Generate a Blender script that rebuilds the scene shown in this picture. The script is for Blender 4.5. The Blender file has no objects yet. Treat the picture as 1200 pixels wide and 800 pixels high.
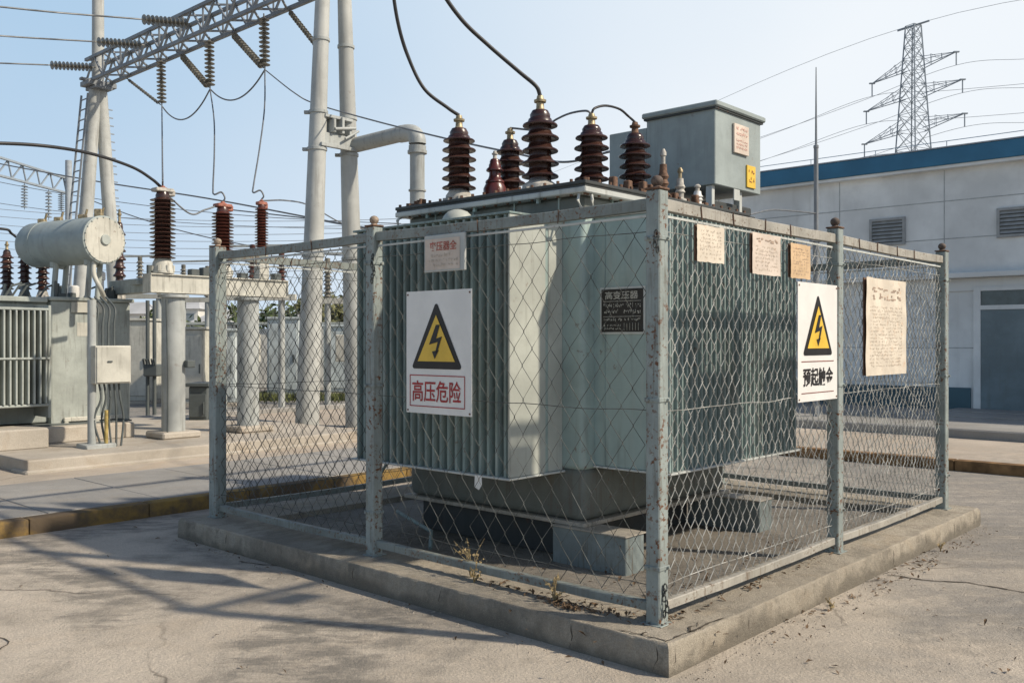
import bpy, bmesh, math, random
from mathutils import Vector, Matrix, noise as mnoise
rnd = random.Random(11)
scene = bpy.context.scene
C = scene.collection
PI = math.pi

# ------------------------------------------------------------------ frames
# yard frame: local x = b (along the fence's right side), local y = a (along its left side)
TH = math.atan2(.739, .673)
FR = Matrix.Translation((.721, 4.607, 0)) @ Matrix.Rotation(TH, 4, 'Z')
ID = Matrix()
def F(b, a, z=0): return FR @ Vector((b, a, z))
def axes(o, x, y, z, base=FR):
    m = Matrix(((x[0], y[0], z[0], o[0]), (x[1], y[1], z[1], o[1]), (x[2], y[2], z[2], o[2]), (0, 0, 0, 1)))
    return base @ m
def face_left(b, a, z):  return axes((b, a, z), (0, -1, 0), (0, 0, 1), (-1, 0, 0))   # sheet looking out through the fence's left side
def face_right(b, a, z): return axes((b, a, z), (1, 0, 0), (0, 0, 1), (0, -1, 0))    # ... through its right side

# ------------------------------------------------------------------ mesh builder
class MB:
    def __init__(s, M=ID): s.bm = bmesh.new(); s.M = M
    def v(s, p): return s.bm.verts.new(s.M @ Vector(p))
    def face(s, pts):
        try: return s.bm.faces.new([s.v(p) for p in pts])
        except ValueError: return None
    def box(s, x0, x1, y0, y1, z0, z1, bev=0, seg=1):
        vs = [s.v((x, y, z)) for z in (z0, z1) for y in (y0, y1) for x in (x0, x1)]
        fs = [s.bm.faces.new([vs[i] for i in q]) for q in ((0, 2, 3, 1), (4, 5, 7, 6), (0, 1, 5, 4), (2, 6, 7, 3), (0, 4, 6, 2), (1, 3, 7, 5))]
        if bev:
            es = {e for f in fs for e in f.edges}
            bmesh.ops.bevel(s.bm, geom=list(es), offset=bev, segments=seg, affect='EDGES', profile=.5)
        return s
    def ring(s, c, t, n, r, up):
        t = t.normalized()
        x = up - t * up.dot(t)
        if x.length < 1e-4: x = Vector((1, .2, 0)) - t * Vector((1, .2, 0)).dot(t)
        x.normalize(); y = t.cross(x)
        return [s.bm.verts.new(c + x * (r * math.cos(2 * PI * i / n)) + y * (r * math.sin(2 * PI * i / n))) for i in range(n)]
    def tube(s, pts, r, n=8, caps=True, up=Vector((0, 0, 1))):
        P = [s.M @ Vector(p) for p in pts]
        R = r if isinstance(r, (list, tuple)) else [r] * len(P)
        prev = None
        for i, p in enumerate(P):
            a = P[max(i - 1, 0)]; b = P[min(i + 1, len(P) - 1)]
            g = s.ring(p, b - a, n, R[i], up)
            if prev:
                for k in range(n): s.bm.faces.new((prev[k], prev[(k + 1) % n], g[(k + 1) % n], g[k]))
            elif caps: s.bm.faces.new(g[::-1])
            prev = g
        if caps: s.bm.faces.new(prev)
        return s
    def cyl(s, p, q, r0, r1=None, n=16):
        return s.tube([p, q], [r0, r0 if r1 is None else r1], n)
    def bar(s, p, q, w, h=None):
        h = h or w
        P, Q = s.M @ Vector(p), s.M @ Vector(q)
        t = (Q - P).normalized(); up = Vector((0, 0, 1)) if abs(t.z) < .95 else Vector((1, 0, 0))
        x = t.cross(up).normalized(); y = x.cross(t)
        g = [[s.bm.verts.new(c + x * (i * w / 2) + y * (j * h / 2)) for i, j in ((-1, -1), (1, -1), (1, 1), (-1, 1))] for c in (P, Q)]
        s.bm.faces.new(g[0][::-1]); s.bm.faces.new(g[1])
        for k in range(4): s.bm.faces.new((g[0][k], g[0][(k + 1) % 4], g[1][(k + 1) % 4], g[1][k]))
        return s
    def lathe(s, o, prof, n=24, axis=None):
        o = Vector(o)
        ax = Vector(axis).normalized() if axis else Vector((0, 0, 1))
        x = ax.orthogonal().normalized(); y = ax.cross(x)
        prev = None
        for r, h in prof:
            g = [s.v(o + ax * h + x * (r * math.cos(2 * PI * i / n)) + y * (r * math.sin(2 * PI * i / n))) for i in range(n)]
            if prev:
                for k in range(n): s.bm.faces.new((prev[k], prev[(k + 1) % n], g[(k + 1) % n], g[k]))
            else: s.bm.faces.new(g[::-1])
            prev = g
        s.bm.faces.new(prev)
        return s
    def extrude_profile(s, pts, z0, z1):          # open polyline in xy swept up z
        lo = [s.v((x, y, z0)) for x, y in pts]; hi = [s.v((x, y, z1)) for x, y in pts]
        for i in range(len(pts) - 1): s.bm.faces.new((lo[i], lo[i + 1], hi[i + 1], hi[i]))
        return s
    def sheet(s, pts, z):                          # flat polygon in the local xy plane
        return s.face([(x, y, z) for x, y in pts])
    def rect(s, x0, x1, y0, y1, z): return s.sheet(((x0, y0), (x1, y0), (x1, y1), (x0, y1)), z)
    def text(s, body, x, y, z, w, h, bold=0.0):
        cu = bpy.data.curves.new('lettering', 'FONT'); cu.body = body; cu.offset = bold; cu.resolution_u = 3
        o = bpy.data.objects.new('lettering', cu); C.objects.link(o)
        dg = bpy.context.evaluated_depsgraph_get(); dg.update()
        me = bpy.data.meshes.new_from_object(o.evaluated_get(dg))
        xs = [q.co.x for q in me.vertices] or [0, 1]; ys = [q.co.y for q in me.vertices] or [0, 1]
        x0, x1, y0, y1 = min(xs), max(xs), min(ys), max(ys)
        vs = [s.v((x + (q.co.x - x0) / max(x1 - x0, 1e-6) * w, y + (q.co.y - y0) / max(y1 - y0, 1e-6) * h, z)) for q in me.vertices]
        for p in me.polygons:
            try: s.bm.faces.new([vs[i] for i in p.vertices])
            except ValueError: pass
        bpy.data.objects.remove(o); bpy.data.curves.remove(cu); bpy.data.meshes.remove(me)
        return s
    def scrawl(s, x0, x1, y0, y1, z, rows, cols, seed, t=.12, miss=.15):   # worn handwriting: broken strokes, nothing legible
        r = random.Random(seed); cw = (x1 - x0) / cols; ch = (y1 - y0) / rows
        for i in range(rows):
            for j in range(cols):
                if r.random() < miss: continue
                for k in range(r.randint(2, 4)):
                    cx = x0 + (j + .15 + .6 * r.random()) * cw; cy = y0 + (i + .2 + .5 * r.random()) * ch
                    L = (.25 + .35 * r.random()); 
                    if r.random() < .55: s.rect(cx, min(cx + L * cw, x1), cy, cy + t * ch, z + .0002 * k)
                    else: s.rect(cx, cx + t * cw, cy, cy + L * ch * .8, z + .0002 * k)
        return s

WM = {}
def label(o, lab=None, cat=None, group=None, kind=None):
    if lab: o['label'] = lab
    if cat: o['category'] = cat
    if group: o['group'] = group
    if kind: o['kind'] = kind
    return o
def thing(name, lab, cat, M, group=None):
    o = bpy.data.objects.new(name, None); C.objects.link(o)
    o.empty_display_size = .2
    o.matrix_world = M; WM[o.name] = M.copy()
    return label(o, lab, cat, group)
def at(b, a, z=0): return FR @ Matrix.Translation((b, a, z))
def atw(x, y, z=0): return Matrix.Translation((x, y, z))
def obj(name, mb, mat, parent=None, lab=None, cat=None, group=None, kind=None, smooth=None, recalc=True):
    bm = mb.bm
    if recalc: bmesh.ops.recalc_face_normals(bm, faces=bm.faces)
    if parent: M = WM[parent.name]
    else:
        xs = [q.co for q in bm.verts]
        lo = Vector((min(q.x for q in xs), min(q.y for q in xs), min(q.z for q in xs))); hi = Vector((max(q.x for q in xs), max(q.y for q in xs), max(q.z for q in xs)))
        R = mb.M.to_3x3().normalized() if (mb.M.to_3x3() - FR.to_3x3()).to_4x4().median_scale < 1e-9 or mb.M == FR else Matrix.Identity(3)
        M = Matrix.Translation(((lo.x + hi.x) / 2, (lo.y + hi.y) / 2, lo.z)) @ (FR.to_3x3().to_4x4() if mb.M == FR else ID)
    bm.transform(M.inverted())
    me = bpy.data.meshes.new(name); bm.to_mesh(me); bm.free()
    me.materials.append(mat)
    if smooth:
        for p in me.polygons: p.use_smooth = True
        me.set_sharp_from_angle(angle=math.radians(smooth))
    o = bpy.data.objects.new(name, me); C.objects.link(o)
    if parent: o.parent = parent
    else: o.matrix_world = M
    WM[o.name] = M.copy()
    return label(o, lab, cat, group, kind)
def pieces(name, mb, mat, parent, **kw):          # every loose piece becomes a part of its own
    bm = mb.bm; bm.verts.index_update(); seen = set(); out = []
    for v in list(bm.verts):
        if v in seen: continue
        st, comp = [v], []
        seen.add(v)
        while st:
            q = st.pop(); comp.append(q)
            for e in q.link_edges:
                o = e.other_vert(q)
                if o not in seen: seen.add(o); st.append(o)
        m = MB(mb.M); mp = {q: m.bm.verts.new(q.co) for q in comp}
        for f in {f for q in comp for f in q.link_faces}: m.bm.faces.new([mp[q] for q in f.verts])
        out.append(obj(name, m, mat, parent, **kw))
    bm.free(); return out[0]
def copy_tree(o, M=None, parent=None):
    c = o.copy(); C.objects.link(c)
    if parent: c.parent = parent
    else: c.matrix_world = M
    WM[c.name] = (M or WM[parent.name]).copy()
    for ch in [q for q in C.objects if q.parent == o]: copy_tree(ch, parent=c)
    return c

# ------------------------------------------------------------------ materials
class G:
    def __init__(s, name):
        s.m = bpy.data.materials.new(name); s.m.use_nodes = True
        s.t = s.m.node_tree; s.b = s.t.nodes['Principled BSDF']
        s.tc = s.n('ShaderNodeTexCoord').outputs['Object']
    def n(s, k, **kw):
        q = s.t.nodes.new(k)
        for a, b in kw.items(): setattr(q, a, b)
        return q
    def l(s, a, b): s.t.links.new(a, b)
    def noise(s, scale, detail=5, rough=.55, vec=None, stretch=None, dist=0):
        q = s.n('ShaderNodeTexNoise'); q.inputs['Scale'].default_value = scale
        q.inputs['Detail'].default_value = detail; q.inputs['Roughness'].default_value = rough; q.inputs['Distortion'].default_value = dist
        v = vec or s.tc
        if stretch:
            mp = s.n('ShaderNodeMapping'); mp.inputs['Scale'].default_value = stretch; s.l(v, mp.inputs['Vector']); v = mp.outputs['Vector']
        s.l(v, q.inputs['Vector']); return q.outputs['Fac']
    def ramp(s, f, a, b, va=0, vb=1):
        q = s.n('ShaderNodeMapRange'); q.interpolation_type = 'SMOOTHSTEP'
        for i, v in zip(('From Min', 'From Max', 'To Min', 'To Max'), (a, b, va, vb)): q.inputs[i].default_value = v
        s.l(f, q.inputs['Value']); return q.outputs['Result']
    def mix(s, f, a, b, mode='MIX'):
        q = s.n('ShaderNodeMix', data_type='RGBA', blend_type=mode)
        for v, i in ((f, 0), (a, 6), (b, 7)):
            if hasattr(v, 'links'): s.l(v, q.inputs[i])
            elif i == 0: q.inputs[0].default_value = v
            else: q.inputs[i].default_value = (*v, 1)
        return q.outputs[2]
    def mul(s, a, b, op='MULTIPLY'):
        q = s.n('ShaderNodeMath', operation=op)
        for v, i in ((a, 0), (b, 1)):
            if hasattr(v, 'links'): s.l(v, q.inputs[i])
            else: q.inputs[i].default_value = v
        return q.outputs[0]
    def out(s, col, rough=.6, bump=None, dist=.01, strength=.4, metal=0, spec=.4):
        if hasattr(col, 'links'): s.l(col, s.b.inputs['Base Color'])
        else: s.b.inputs['Base Color'].default_value = (*col, 1)
        if hasattr(rough, 'links'): s.l(rough, s.b.inputs['Roughness'])
        else: s.b.inputs['Roughness'].default_value = rough
        s.b.inputs['Metallic'].default_value = metal
        s.b.inputs['Specular IOR Level'].default_value = spec
        if bump is not None:
            q = s.n('ShaderNodeBump'); q.inputs['Distance'].default_value = dist; q.inputs['Strength'].default_value = strength
            s.l(bump, q.inputs['Height']); s.l(q.outputs['Normal'], s.b.inputs['Normal'])
        return s.m
def k(c, f): return tuple(min(1, x * f) for x in c)

def paint(name, col, rust=.3, streak=.4, rough=.5, sc=1.0, dirt=(.12, .11, .09), rustc=(.13, .055, .025), spec=.35, chalk=0, old=0):
    g = G(name)
    c = g.mix(g.ramp(g.noise(1.7 * sc, 6), .35, .65), k(col, .84), k(col, 1.1))
    c = g.mix(g.ramp(g.noise(9 * sc, 6), .45, .75, 0, .35), c, k(col, .7))
    st = g.mul(g.ramp(g.noise(3 * sc, 6, stretch=(6, 6, .5)), .5, .72), g.ramp(g.noise(1.1 * sc, 3), .35, .6))
    c = g.mix(g.mul(st, streak), c, dirt)
    if chalk:                                  # chalky pale runs under the top edge
        ck = g.mul(g.ramp(g.noise(11 * sc, 7, .65, stretch=(3, 3, .22)), .5, .68), g.ramp(g.noise(1.4 * sc, 4), .36, .6))
        c = g.mix(g.mul(ck, chalk), c, (.43, .46, .43))
    rm = g.mul(g.ramp(g.noise(16 * sc, 9, .65), .60 - old, .66 - old), g.ramp(g.noise(2.3 * sc, 4), .48 - old, .62 - old))
    c = g.mix(g.mul(rm, rust), c, rustc)
    r = g.ramp(g.noise(5 * sc, 5), .3, .7, rough - .08, rough + .14)
    return g.out(c, r, g.noise(28 * sc, 7), .004, .35, spec=spec)
def concrete(name, col, stain=.5, speck=.35, crack=0, sc=1.0, warm=(.30, .22, .14), bump=.5, patch=0, pcol=(.25, .235, .21), dist=.02, greyx=False, shade_grime=0):
    g = G(name)
    c = g.mix(g.ramp(g.noise(.55 * sc, 8, .6), .32, .68), k(col, .78), k(col, 1.1))
    c = g.mix(g.ramp(g.noise(2.4 * sc, 8, .65), .48, .72, 0, stain), c, k(col, .55))
    c = g.mix(g.ramp(g.noise(1.3 * sc, 6, .6, dist=1.2), .5, .72, 0, .45), c, warm)
    if patch:
        pm = g.mul(g.ramp(g.noise(.42 * sc, 7, .62, dist=.8), .47, .58), g.ramp(g.noise(3.1 * sc, 8, .7, stretch=(1, 2.2, 1)), .36, .6))
        c = g.mix(g.mul(pm, patch), c, pcol)
        c = g.mix(g.ramp(g.noise(7 * sc, 8, .72, stretch=(.6, 1.8, 1)), .54, .74, 0, patch * .6), c, k(col, .62))
        c = g.mix(g.ramp(g.noise(5 * sc, 8, .72), .60, .74, 0, patch * .5), c, k(col, 1.18))
    if greyx:                                  # older, greyer and rougher surface toward the right of the yard
        sx = g.n('ShaderNodeSeparateXYZ'); g.l(g.tc, sx.inputs[0])
        wob = g.mul(g.ramp(g.noise(.9, 6, .65), .3, .7, -1.1, 1.1), sx.outputs[0], 'ADD')
        gm = g.mul(g.ramp(wob, 1.6, 3.6), g.ramp(g.noise(2.6, 9, .75, stretch=(.6, 1.6, 1)), .34, .58, .35, 1))
        c = g.mix(g.mul(gm, .9), c, (.27, .26, .245))
    if shade_grime:                                  # upright faces and slab foot darkened: shade painted in along with dirt
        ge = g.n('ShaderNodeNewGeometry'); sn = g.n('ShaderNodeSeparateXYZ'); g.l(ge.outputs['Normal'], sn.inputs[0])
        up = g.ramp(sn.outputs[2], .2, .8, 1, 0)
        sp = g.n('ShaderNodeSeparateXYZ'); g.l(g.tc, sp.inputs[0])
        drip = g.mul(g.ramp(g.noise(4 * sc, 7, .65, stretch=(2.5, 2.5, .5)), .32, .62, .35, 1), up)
        c = g.mix(g.mul(drip, shade_grime), c, k(pcol, .8))
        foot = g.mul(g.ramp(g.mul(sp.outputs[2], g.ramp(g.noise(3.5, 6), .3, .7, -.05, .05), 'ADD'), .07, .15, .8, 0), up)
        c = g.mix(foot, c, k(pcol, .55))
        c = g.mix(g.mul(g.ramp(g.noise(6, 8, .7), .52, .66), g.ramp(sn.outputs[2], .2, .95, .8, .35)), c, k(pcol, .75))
    fine = g.noise(70 * sc, 6, .7)
    c = g.mix(g.ramp(fine, .35, .7, speck, 0), c, k(col, .45))
    c = g.mix(g.ramp(g.noise(160 * sc, 2), .62, .72, 0, speck), c, k(col, 1.45))
    if crack:
        nv = g.n('ShaderNodeTexNoise'); nv.inputs['Scale'].default_value = 2.2 * sc; nv.inputs['Detail'].default_value = 7; g.l(g.tc, nv.inputs['Vector'])
        md = g.n('ShaderNodeMix', data_type='RGBA', blend_type='ADD'); md.inputs[0].default_value = .35; g.l(g.tc, md.inputs[6]); g.l(nv.outputs['Color'], md.inputs[7])
        vo = g.n('ShaderNodeTexVoronoi', feature='DISTANCE_TO_EDGE'); vo.inputs['Scale'].default_value = .42 * sc; g.l(md.outputs[2], vo.inputs['Vector'])
        cr = g.mul(g.ramp(vo.outputs['Distance'], .0, .007, 1, 0), g.ramp(g.noise(.6 * sc, 2), .50, .62))
        c = g.mix(g.mul(cr, crack), c, k(col, .22))
    h = g.mul(g.mul(g.noise(9 * sc, 9, .7), .7), g.mul(fine, .3), 'ADD')
    return g.out(c, .9, h, dist, bump, spec=.2)
def plain(name, col, rough=.6, var=.15, sc=6, metal=0, spec=.4, bump=0):
    g = G(name)
    f = g.noise(sc, 6)
    c = g.mix(g.ramp(f, .3, .7), k(col, 1 - var), k(col, 1 + var))
    return g.out(c, rough, g.noise(sc * 5, 5) if bump else None, .004, bump, metal=metal, spec=spec)

M_ground = concrete('yard_concrete', (.60, .53, .44), stain=.68, speck=.45, crack=.8, sc=1.0, warm=(.58, .48, .37), bump=.8, patch=1, pcol=(.22, .205, .18), dist=.045, greyx=True)
M_pave = concrete('pavement_concrete', (.53, .46, .38), stain=.3, crack=.5, sc=.8, patch=.4, warm=(.50, .38, .26))
M_slab = concrete('slab_concrete', (.36, .35, .33), stain=.35, sc=1.1, warm=(.36, .32, .26))
M_plinth = concrete('plinth_concrete', (.50, .445, .36), stain=.8, speck=.6, sc=2.0, warm=(.45, .35, .23), bump=.9, patch=.7, pcol=(.22, .20, .165), dist=.03, shade_grime=.3)
M_pad = concrete('pad_concrete', (.50, .455, .39), stain=.4, sc=1.4)
M_dirt = concrete('dirt_bed', (.40, .365, .315), stain=.5, speck=.7, sc=3, warm=(.33, .27, .20), bump=1, patch=.8, pcol=(.17, .145, .115), dist=.04)
M_gravel = concrete('gravel_ground', (.36, .345, .32), stain=.6, speck=.9, sc=4, bump=1)
M_tank = paint('tank_paint', (.30, .385, .37), rust=.7, streak=.45, chalk=.3)
M_fin = paint('fin_paint', (.205, .27, .262), rust=.6, streak=.55, chalk=.55)
M_panel = paint('end_panel_paint', (.42, .44, .40), rust=.4, streak=.45)
M_tankfoot = paint('dirty_shade_tank_paint', (.145, .16, .145), rust=.8, streak=.8, sc=1.6)  # dirt tone of the foot, reused as painted shade below the cover
M_skid = paint('grimy_skid_paint', (.20, .235, .235), rust=1, streak=.9, sc=2.5)
M_skidtop = paint('rusty_skid_top', (.36, .33, .28), rust=1, streak=.8, sc=3)
M_cab = paint('cabinet_paint', (.31, .355, .35), rust=.35, streak=.25)
M_rim = paint('rim_paint', (.50, .52, .50), rust=.7, streak=.5)
M_dark = paint('gasket', (.05, .055, .055), rust=.6, streak=.2)
M_post = paint('post_paint', (.265, .305, .295), rust=1, streak=.85, chalk=.3, old=.065, sc=2.6)
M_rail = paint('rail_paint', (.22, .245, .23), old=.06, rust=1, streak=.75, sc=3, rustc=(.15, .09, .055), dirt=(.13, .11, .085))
M_wiredark = plain('shaded_mesh_wire', (.10, .105, .098), .8, .5, 9, metal=.1)  # darker copy of the mesh wire, shade put into its colour
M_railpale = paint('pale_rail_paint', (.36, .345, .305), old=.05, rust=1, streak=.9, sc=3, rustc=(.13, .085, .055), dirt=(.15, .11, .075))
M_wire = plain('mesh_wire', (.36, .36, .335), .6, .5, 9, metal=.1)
M_rust = plain('rusty_iron', (.15, .085, .055), .8, .4, 30, bump=.5)
M_knobdark = plain('dark_knob', (.10, .075, .062), .75, .4, 40, bump=.5)
M_knob = plain('weathered_knob', (.30, .235, .18), .75, .4, 40, bump=.5)
M_glaze = G('brown_glaze'); _g = M_glaze
M_glaze = _g.out(_g.mix(_g.ramp(_g.noise(7, 6), .4, .7), (.034, .014, .011), (.075, .037, .028)), _g.ramp(_g.noise(11, 5), .3, .7, .14, .42), spec=.6)
M_redglaze = plain('red_glaze', (.085, .02, .016), .3, .4, 8, spec=.6)
M_redbrown = plain('red_brown_glaze', (.085, .026, .018), .32, .35, 9, spec=.6)
M_cement = plain('flange_cement', (.42, .40, .36), .8, .3, 20, bump=.4)
M_brass = plain('terminal_metal', (.33, .27, .17), .5, .4, 25, metal=.5)
M_clampred = plain('terminal_red', (.34, .13, .09), .6, .3, 15)
M_cable = plain('black_cable', (.03, .03, .032), .5, .2)
M_cond = plain('aluminium_conductor', (.16, .17, .18), .5, .2, metal=.3)
M_far = plain('distant_line', (.33, .37, .41), .7, .1)  # for the far lines, distance haze is put into this pale colour
M_pole = paint('pole_paint', (.43, .44, .42), rust=.25, streak=.6, sc=.7, dirt=(.2, .19, .17))
M_polegrey = paint('galvanised_pole', (.38, .40, .39), rust=.3, streak=.55, sc=1.0)
M_truss = paint('galvanised_lattice', (.23, .25, .27), rust=.2, streak=.3)
M_disc = plain('glass_disc', (.165, .158, .135), .35, .35, 12, spec=.6)
M_equip = paint('substation_paint', (.37, .40, .375), rust=.5, streak=.6, sc=1.5)
M_equipcream = paint('cream_paint', (.52, .51, .45), rust=.45, streak=.55, sc=1.5)
M_wallcream = paint('wall_limewash', (.66, .64, .58), rust=0, streak=.3, rough=.85, sc=.5)
M_equipblue = paint('grey_blue_paint', (.50, .55, .555), rust=.15, streak=.4)
M_equipdark = paint('dark_grey_paint', (.10, .115, .115), rust=.1, streak=.3)
M_wall = paint('render_wall', (.74, .755, .745), rust=0, streak=.28, rough=.8, sc=.35, dirt=(.45, .45, .42))
M_wallgap = plain('panel_joint', (.38, .40, .40), .9)
M_blue = plain('blue_fascia', (.035, .155, .27), .5, .12, 1.5)
M_teal = plain('teal_dado', (.06, .115, .14), .7, .2, 1.2)
M_door = paint('steel_door', (.17, .22, .24), rust=.1, streak=.3, sc=.8)
M_louvre = plain('louvre_metal', (.30, .31, .31), .6, .15)
M_glassd = plain('transom_glass', (.06, .085, .09), .15, .2, spec=.7)
M_yellowkerb = G('yellow_kerb_paint'); _g = M_yellowkerb
M_yellowkerb = _g.out(_g.mix(_g.ramp(_g.noise(1.8, 8, .7), .38, .56), (.27, .175, .055), (.12, .09, .06)), .85, _g.noise(20, 6), .01, .5, spec=.2)
M_rustkerb = plain('rusty_kerb_paint', (.20, .115, .05), .85, .5, 5, bump=.5)
M_white = plain('sign_enamel', (.74, .73, .70), .35, .05, 5)
M_yellow = plain('sign_yellow', (.72, .47, .06), .4, .08, 9)
M_black = plain('sign_black', (.018, .016, .015), .45, .2)
M_sleeve = plain('old_sleeve', (.36, .27, .09), .7, .3, 12)
M_red = plain('sign_red', (.36, .03, .03), .5, .2, 30)
M_brownline = plain('sign_brown', (.22, .06, .04), .5, .2)
def paper(name, col):
    g = G(name)
    c = g.mix(g.ramp(g.noise(6, 7), .35, .7), k(col, .8), col)
    c = g.mix(g.ramp(g.noise(17, 7, .7), .55, .7, 0, .55), c, (col[0] * .8, col[1] * .55, col[2] * .4))
    return g.out(c, .85, g.noise(12, 4), .006, .4, spec=.15)
M_paper = paper('old_paper', (.72, .645, .54))
M_paperpink = paper('pink_paper', (.68, .59, .51))
M_paperor = paper('ochre_paper', (.66, .48, .30))
M_ink = plain('faded_ink', (.36, .27, .21), .8, .3, 60)
M_inkred = plain('faded_red_ink', (.40, .13, .10), .8, .3, 40)
M_inkgrey = plain('faded_grey_ink', (.50, .43, .35), .8, .2, 60)
M_plateletter = plain('plate_lettering', (.44, .43, .38), .5, .3, 60)
M_platered = plain('sticker_red', (.60, .36, .30), .6, .15, 20)
M_leaf = plain('leaf_green', (.085, .115, .045), .7, .45, 3)
M_leafpale = plain('leaf_pale', (.16, .165, .075), .7, .4, 3)
M_bark = plain('bark', (.12, .09, .065), .9, .3, 12)
M_grass = plain('grass_blades', (.11, .125, .045), .8, .5, 4)
M_dry = plain('dry_weed', (.30, .23, .12), .9, .35, 25)
M_litter = plain('dead_leaves', (.13, .085, .05), .9, .5, 30)
M_pebble = plain('pebbles', (.33, .29, .24), .9, .35, 40)
M_tower = plain('hazed_tower_steel', (.24, .285, .33), .7, .12)  # steel paled, distance haze is part of the colour
M_hroof = plain('far_roof', (.40, .41, .42), .8, .15, .6)  # far house colours are paled with painted distance haze
M_hwall = plain('far_wall', (.60, .60, .57), .85, .1, .4)
M_hwin = plain('far_window', (.20, .24, .27), .4, .1, 1)
M_crack = plain('crack_gap', (.07, .058, .045), .95, .2)

# ------------------------------------------------------------------ setting
mb = MB(); s = 900
mb.face([(-s, -s, 0), (s, -s, 0), (s, s, 0), (-s, s, 0)])
obj('ground', mb, M_ground, kind='structure')
KA, KB = 5.30, 7.90            # kerb lines: raised paving lies past a = KA and past b = KB
mb = MB(FR)
for x0, x1, y0, y1 in ((-70, KB + .16, KA + .16, 75), (KB + .16, 75, -70, 75)): 
    mb.face([(x0, y0, .12), (x1, y0, .12), (x1, y1, .12), (x0, y1, .12)])
obj('pavement', mb, M_pave, kind='structure')
mb = MB(FR)                    # edge strip of grey slabs with open joints, left side
x = -40
while x < KB - .3:
    w = .98
    for y0, y1 in ((KA + .17, KA + 1.12), (KA + 1.135, KA + 2.05)):
        mb.box(x + .006, x + w - .006, y0, y1, .10, .126 + rnd.uniform(-.002, .004), .006)
    x += w
obj('path', mb, M_slab, kind='structure')
def kerb(name, x0, x1, y0, y1, along):
    mb = MB(FR)
    p, e = (x0, x1) if along == 'x' else (y0, y1)
    while p < e:
        q = min(p + 1.0, e); j = rnd.uniform(-.006, .006)
        if along == 'x': mb.box(p + .001, q - .001, y0 + j * .6, y1 + j * .6, -.05, .127 + j * .4, .018, 2)
        else: mb.box(x0 + j, x1 + j, p + .004, q - .004, -.05, .128 + j * .5, .014, 2)
        p = q
    return obj(name, mb, M_yellowkerb if along == 'x' else M_rustkerb, kind='structure', smooth=40)
kerb('kerb', -30, KB, KA, KA + .155, 'x')
kerb('kerb', KB, KB + .155, -30, KA + .155, 'y')
mb = MB(FR); mb.box(-60, 16, 14.2, 30, .10, .125); obj('gravel_strip', mb, M_gravel, kind='structure')
mb = MB(FR); mb.box(-14, 12, 13.4, 13.55, .1, .22, .02); obj('trench_edge', mb, M_slab, kind='structure')
mb = MB(FR); mb.box(10.7, 14.8, -30, 9.6, .10, .26, .02); obj('apron', mb, M_slab, kind='structure')
# cracks in the yard concrete near the plinth
def crack(pts, w):
    mb = MB(); P = [Vector((x, y, .004)) for x, y in pts]; fine = []
    for p, q in zip(P, P[1:]):
        n = max(2, int((q - p).length / .06))
        for i in range(n): fine.append(p.lerp(q, i / n) + Vector((rnd.uniform(-.012, .012), rnd.uniform(-.016, .016), 0)))
    fine.append(P[-1])
    for i in range(len(fine) - 1):
        t = (fine[i + 1] - fine[i]).normalized(); nrm = Vector((-t.y, t.x, 0))
        w0 = w * (.5 + rnd.random()); w1 = w * (.5 + rnd.random())
        mb.face([fine[i] - nrm * w0, fine[i + 1] - nrm * w1, fine[i + 1] + nrm * w1, fine[i] + nrm * w0])
    obj('crack', mb, M_crack, kind='structure')
crack([(2.50, 6.15), (2.66, 6.02), (2.92, 5.95), (3.2, 5.7), (3.55, 5.62)], .007)
crack([(3.2, 5.7), (3.3, 5.35), (3.24, 5.05)], .004)
crack([(-1.9, 6.5), (-1.5, 6.35), (-1.32, 6.38)], .006)
crack([(-3.2, 5.2), (-2.6, 4.8), (-2.5, 4.2)], .004)

# ------------------------------------------------------------------ plinth
def ring_sweep(outer, prof_fn, step=.035):
    """outer = (x0,x1,y0,y1); prof_fn(s) -> list of (inset, z)"""
    x0, x1, y0, y1 = outer; mb = MB(FR); rings = []
    cs = [(x0, y0), (x1, y0), (x1, y1), (x0, y1)]; ins = [(1, 1), (-1, 1), (-1, -1), (1, -1)]
    for i in range(4):
        j = (i + 1) % 4
        L = math.dist(cs[i], cs[j]); n = int(L / step)
        for q in range(n):
            t = q / n; row = []
            for d, z in prof_fn(q in (0, n - 1, 1)):
                p = Vector((cs[i][0] + ins[i][0] * d, cs[i][1] + ins[i][1] * d, z)); e = Vector((cs[j][0] + ins[j][0] * d, cs[j][1] + ins[j][1] * d, z))
                row.append(mb.v(p.lerp(e, t)))
            rings.append(row)
    for i in range(len(rings)):
        a, b = rings[i], rings[(i + 1) % len(rings)]
        for q in range(len(a) - 1): mb.bm.faces.new((a[q], b[q], b[q + 1], a[q + 1]))
    return mb
PC = [0.0]
def pprof(corner):
    PC[0] += .035
    nz_ = mnoise.noise(Vector((PC[0] * 2.2, 0, 5))); n2_ = mnoise.noise(Vector((PC[0] * 9, 3, 0)))
    c = .010 + .004 * abs(n2_) + .035 * max(0, nz_ - .28) + .018 * max(0, n2_ - .35) + (.012 if corner else 0)
    w = .004 * mnoise.noise(Vector((PC[0] * 3, 8, 1)))
    return [(0, -.05), (w - .004, .04), (w, .15 - c), (w + c * .8, .15 + rnd.gauss(0, .0012)), (.25, .15 + rnd.gauss(0, .002)), (.46 - c * .6, .15), (.47, .142), (.475, .05)]
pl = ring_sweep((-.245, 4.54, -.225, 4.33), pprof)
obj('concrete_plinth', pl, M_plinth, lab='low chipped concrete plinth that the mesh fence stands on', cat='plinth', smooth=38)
plinth = bpy.data.objects['concrete_plinth']
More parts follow.
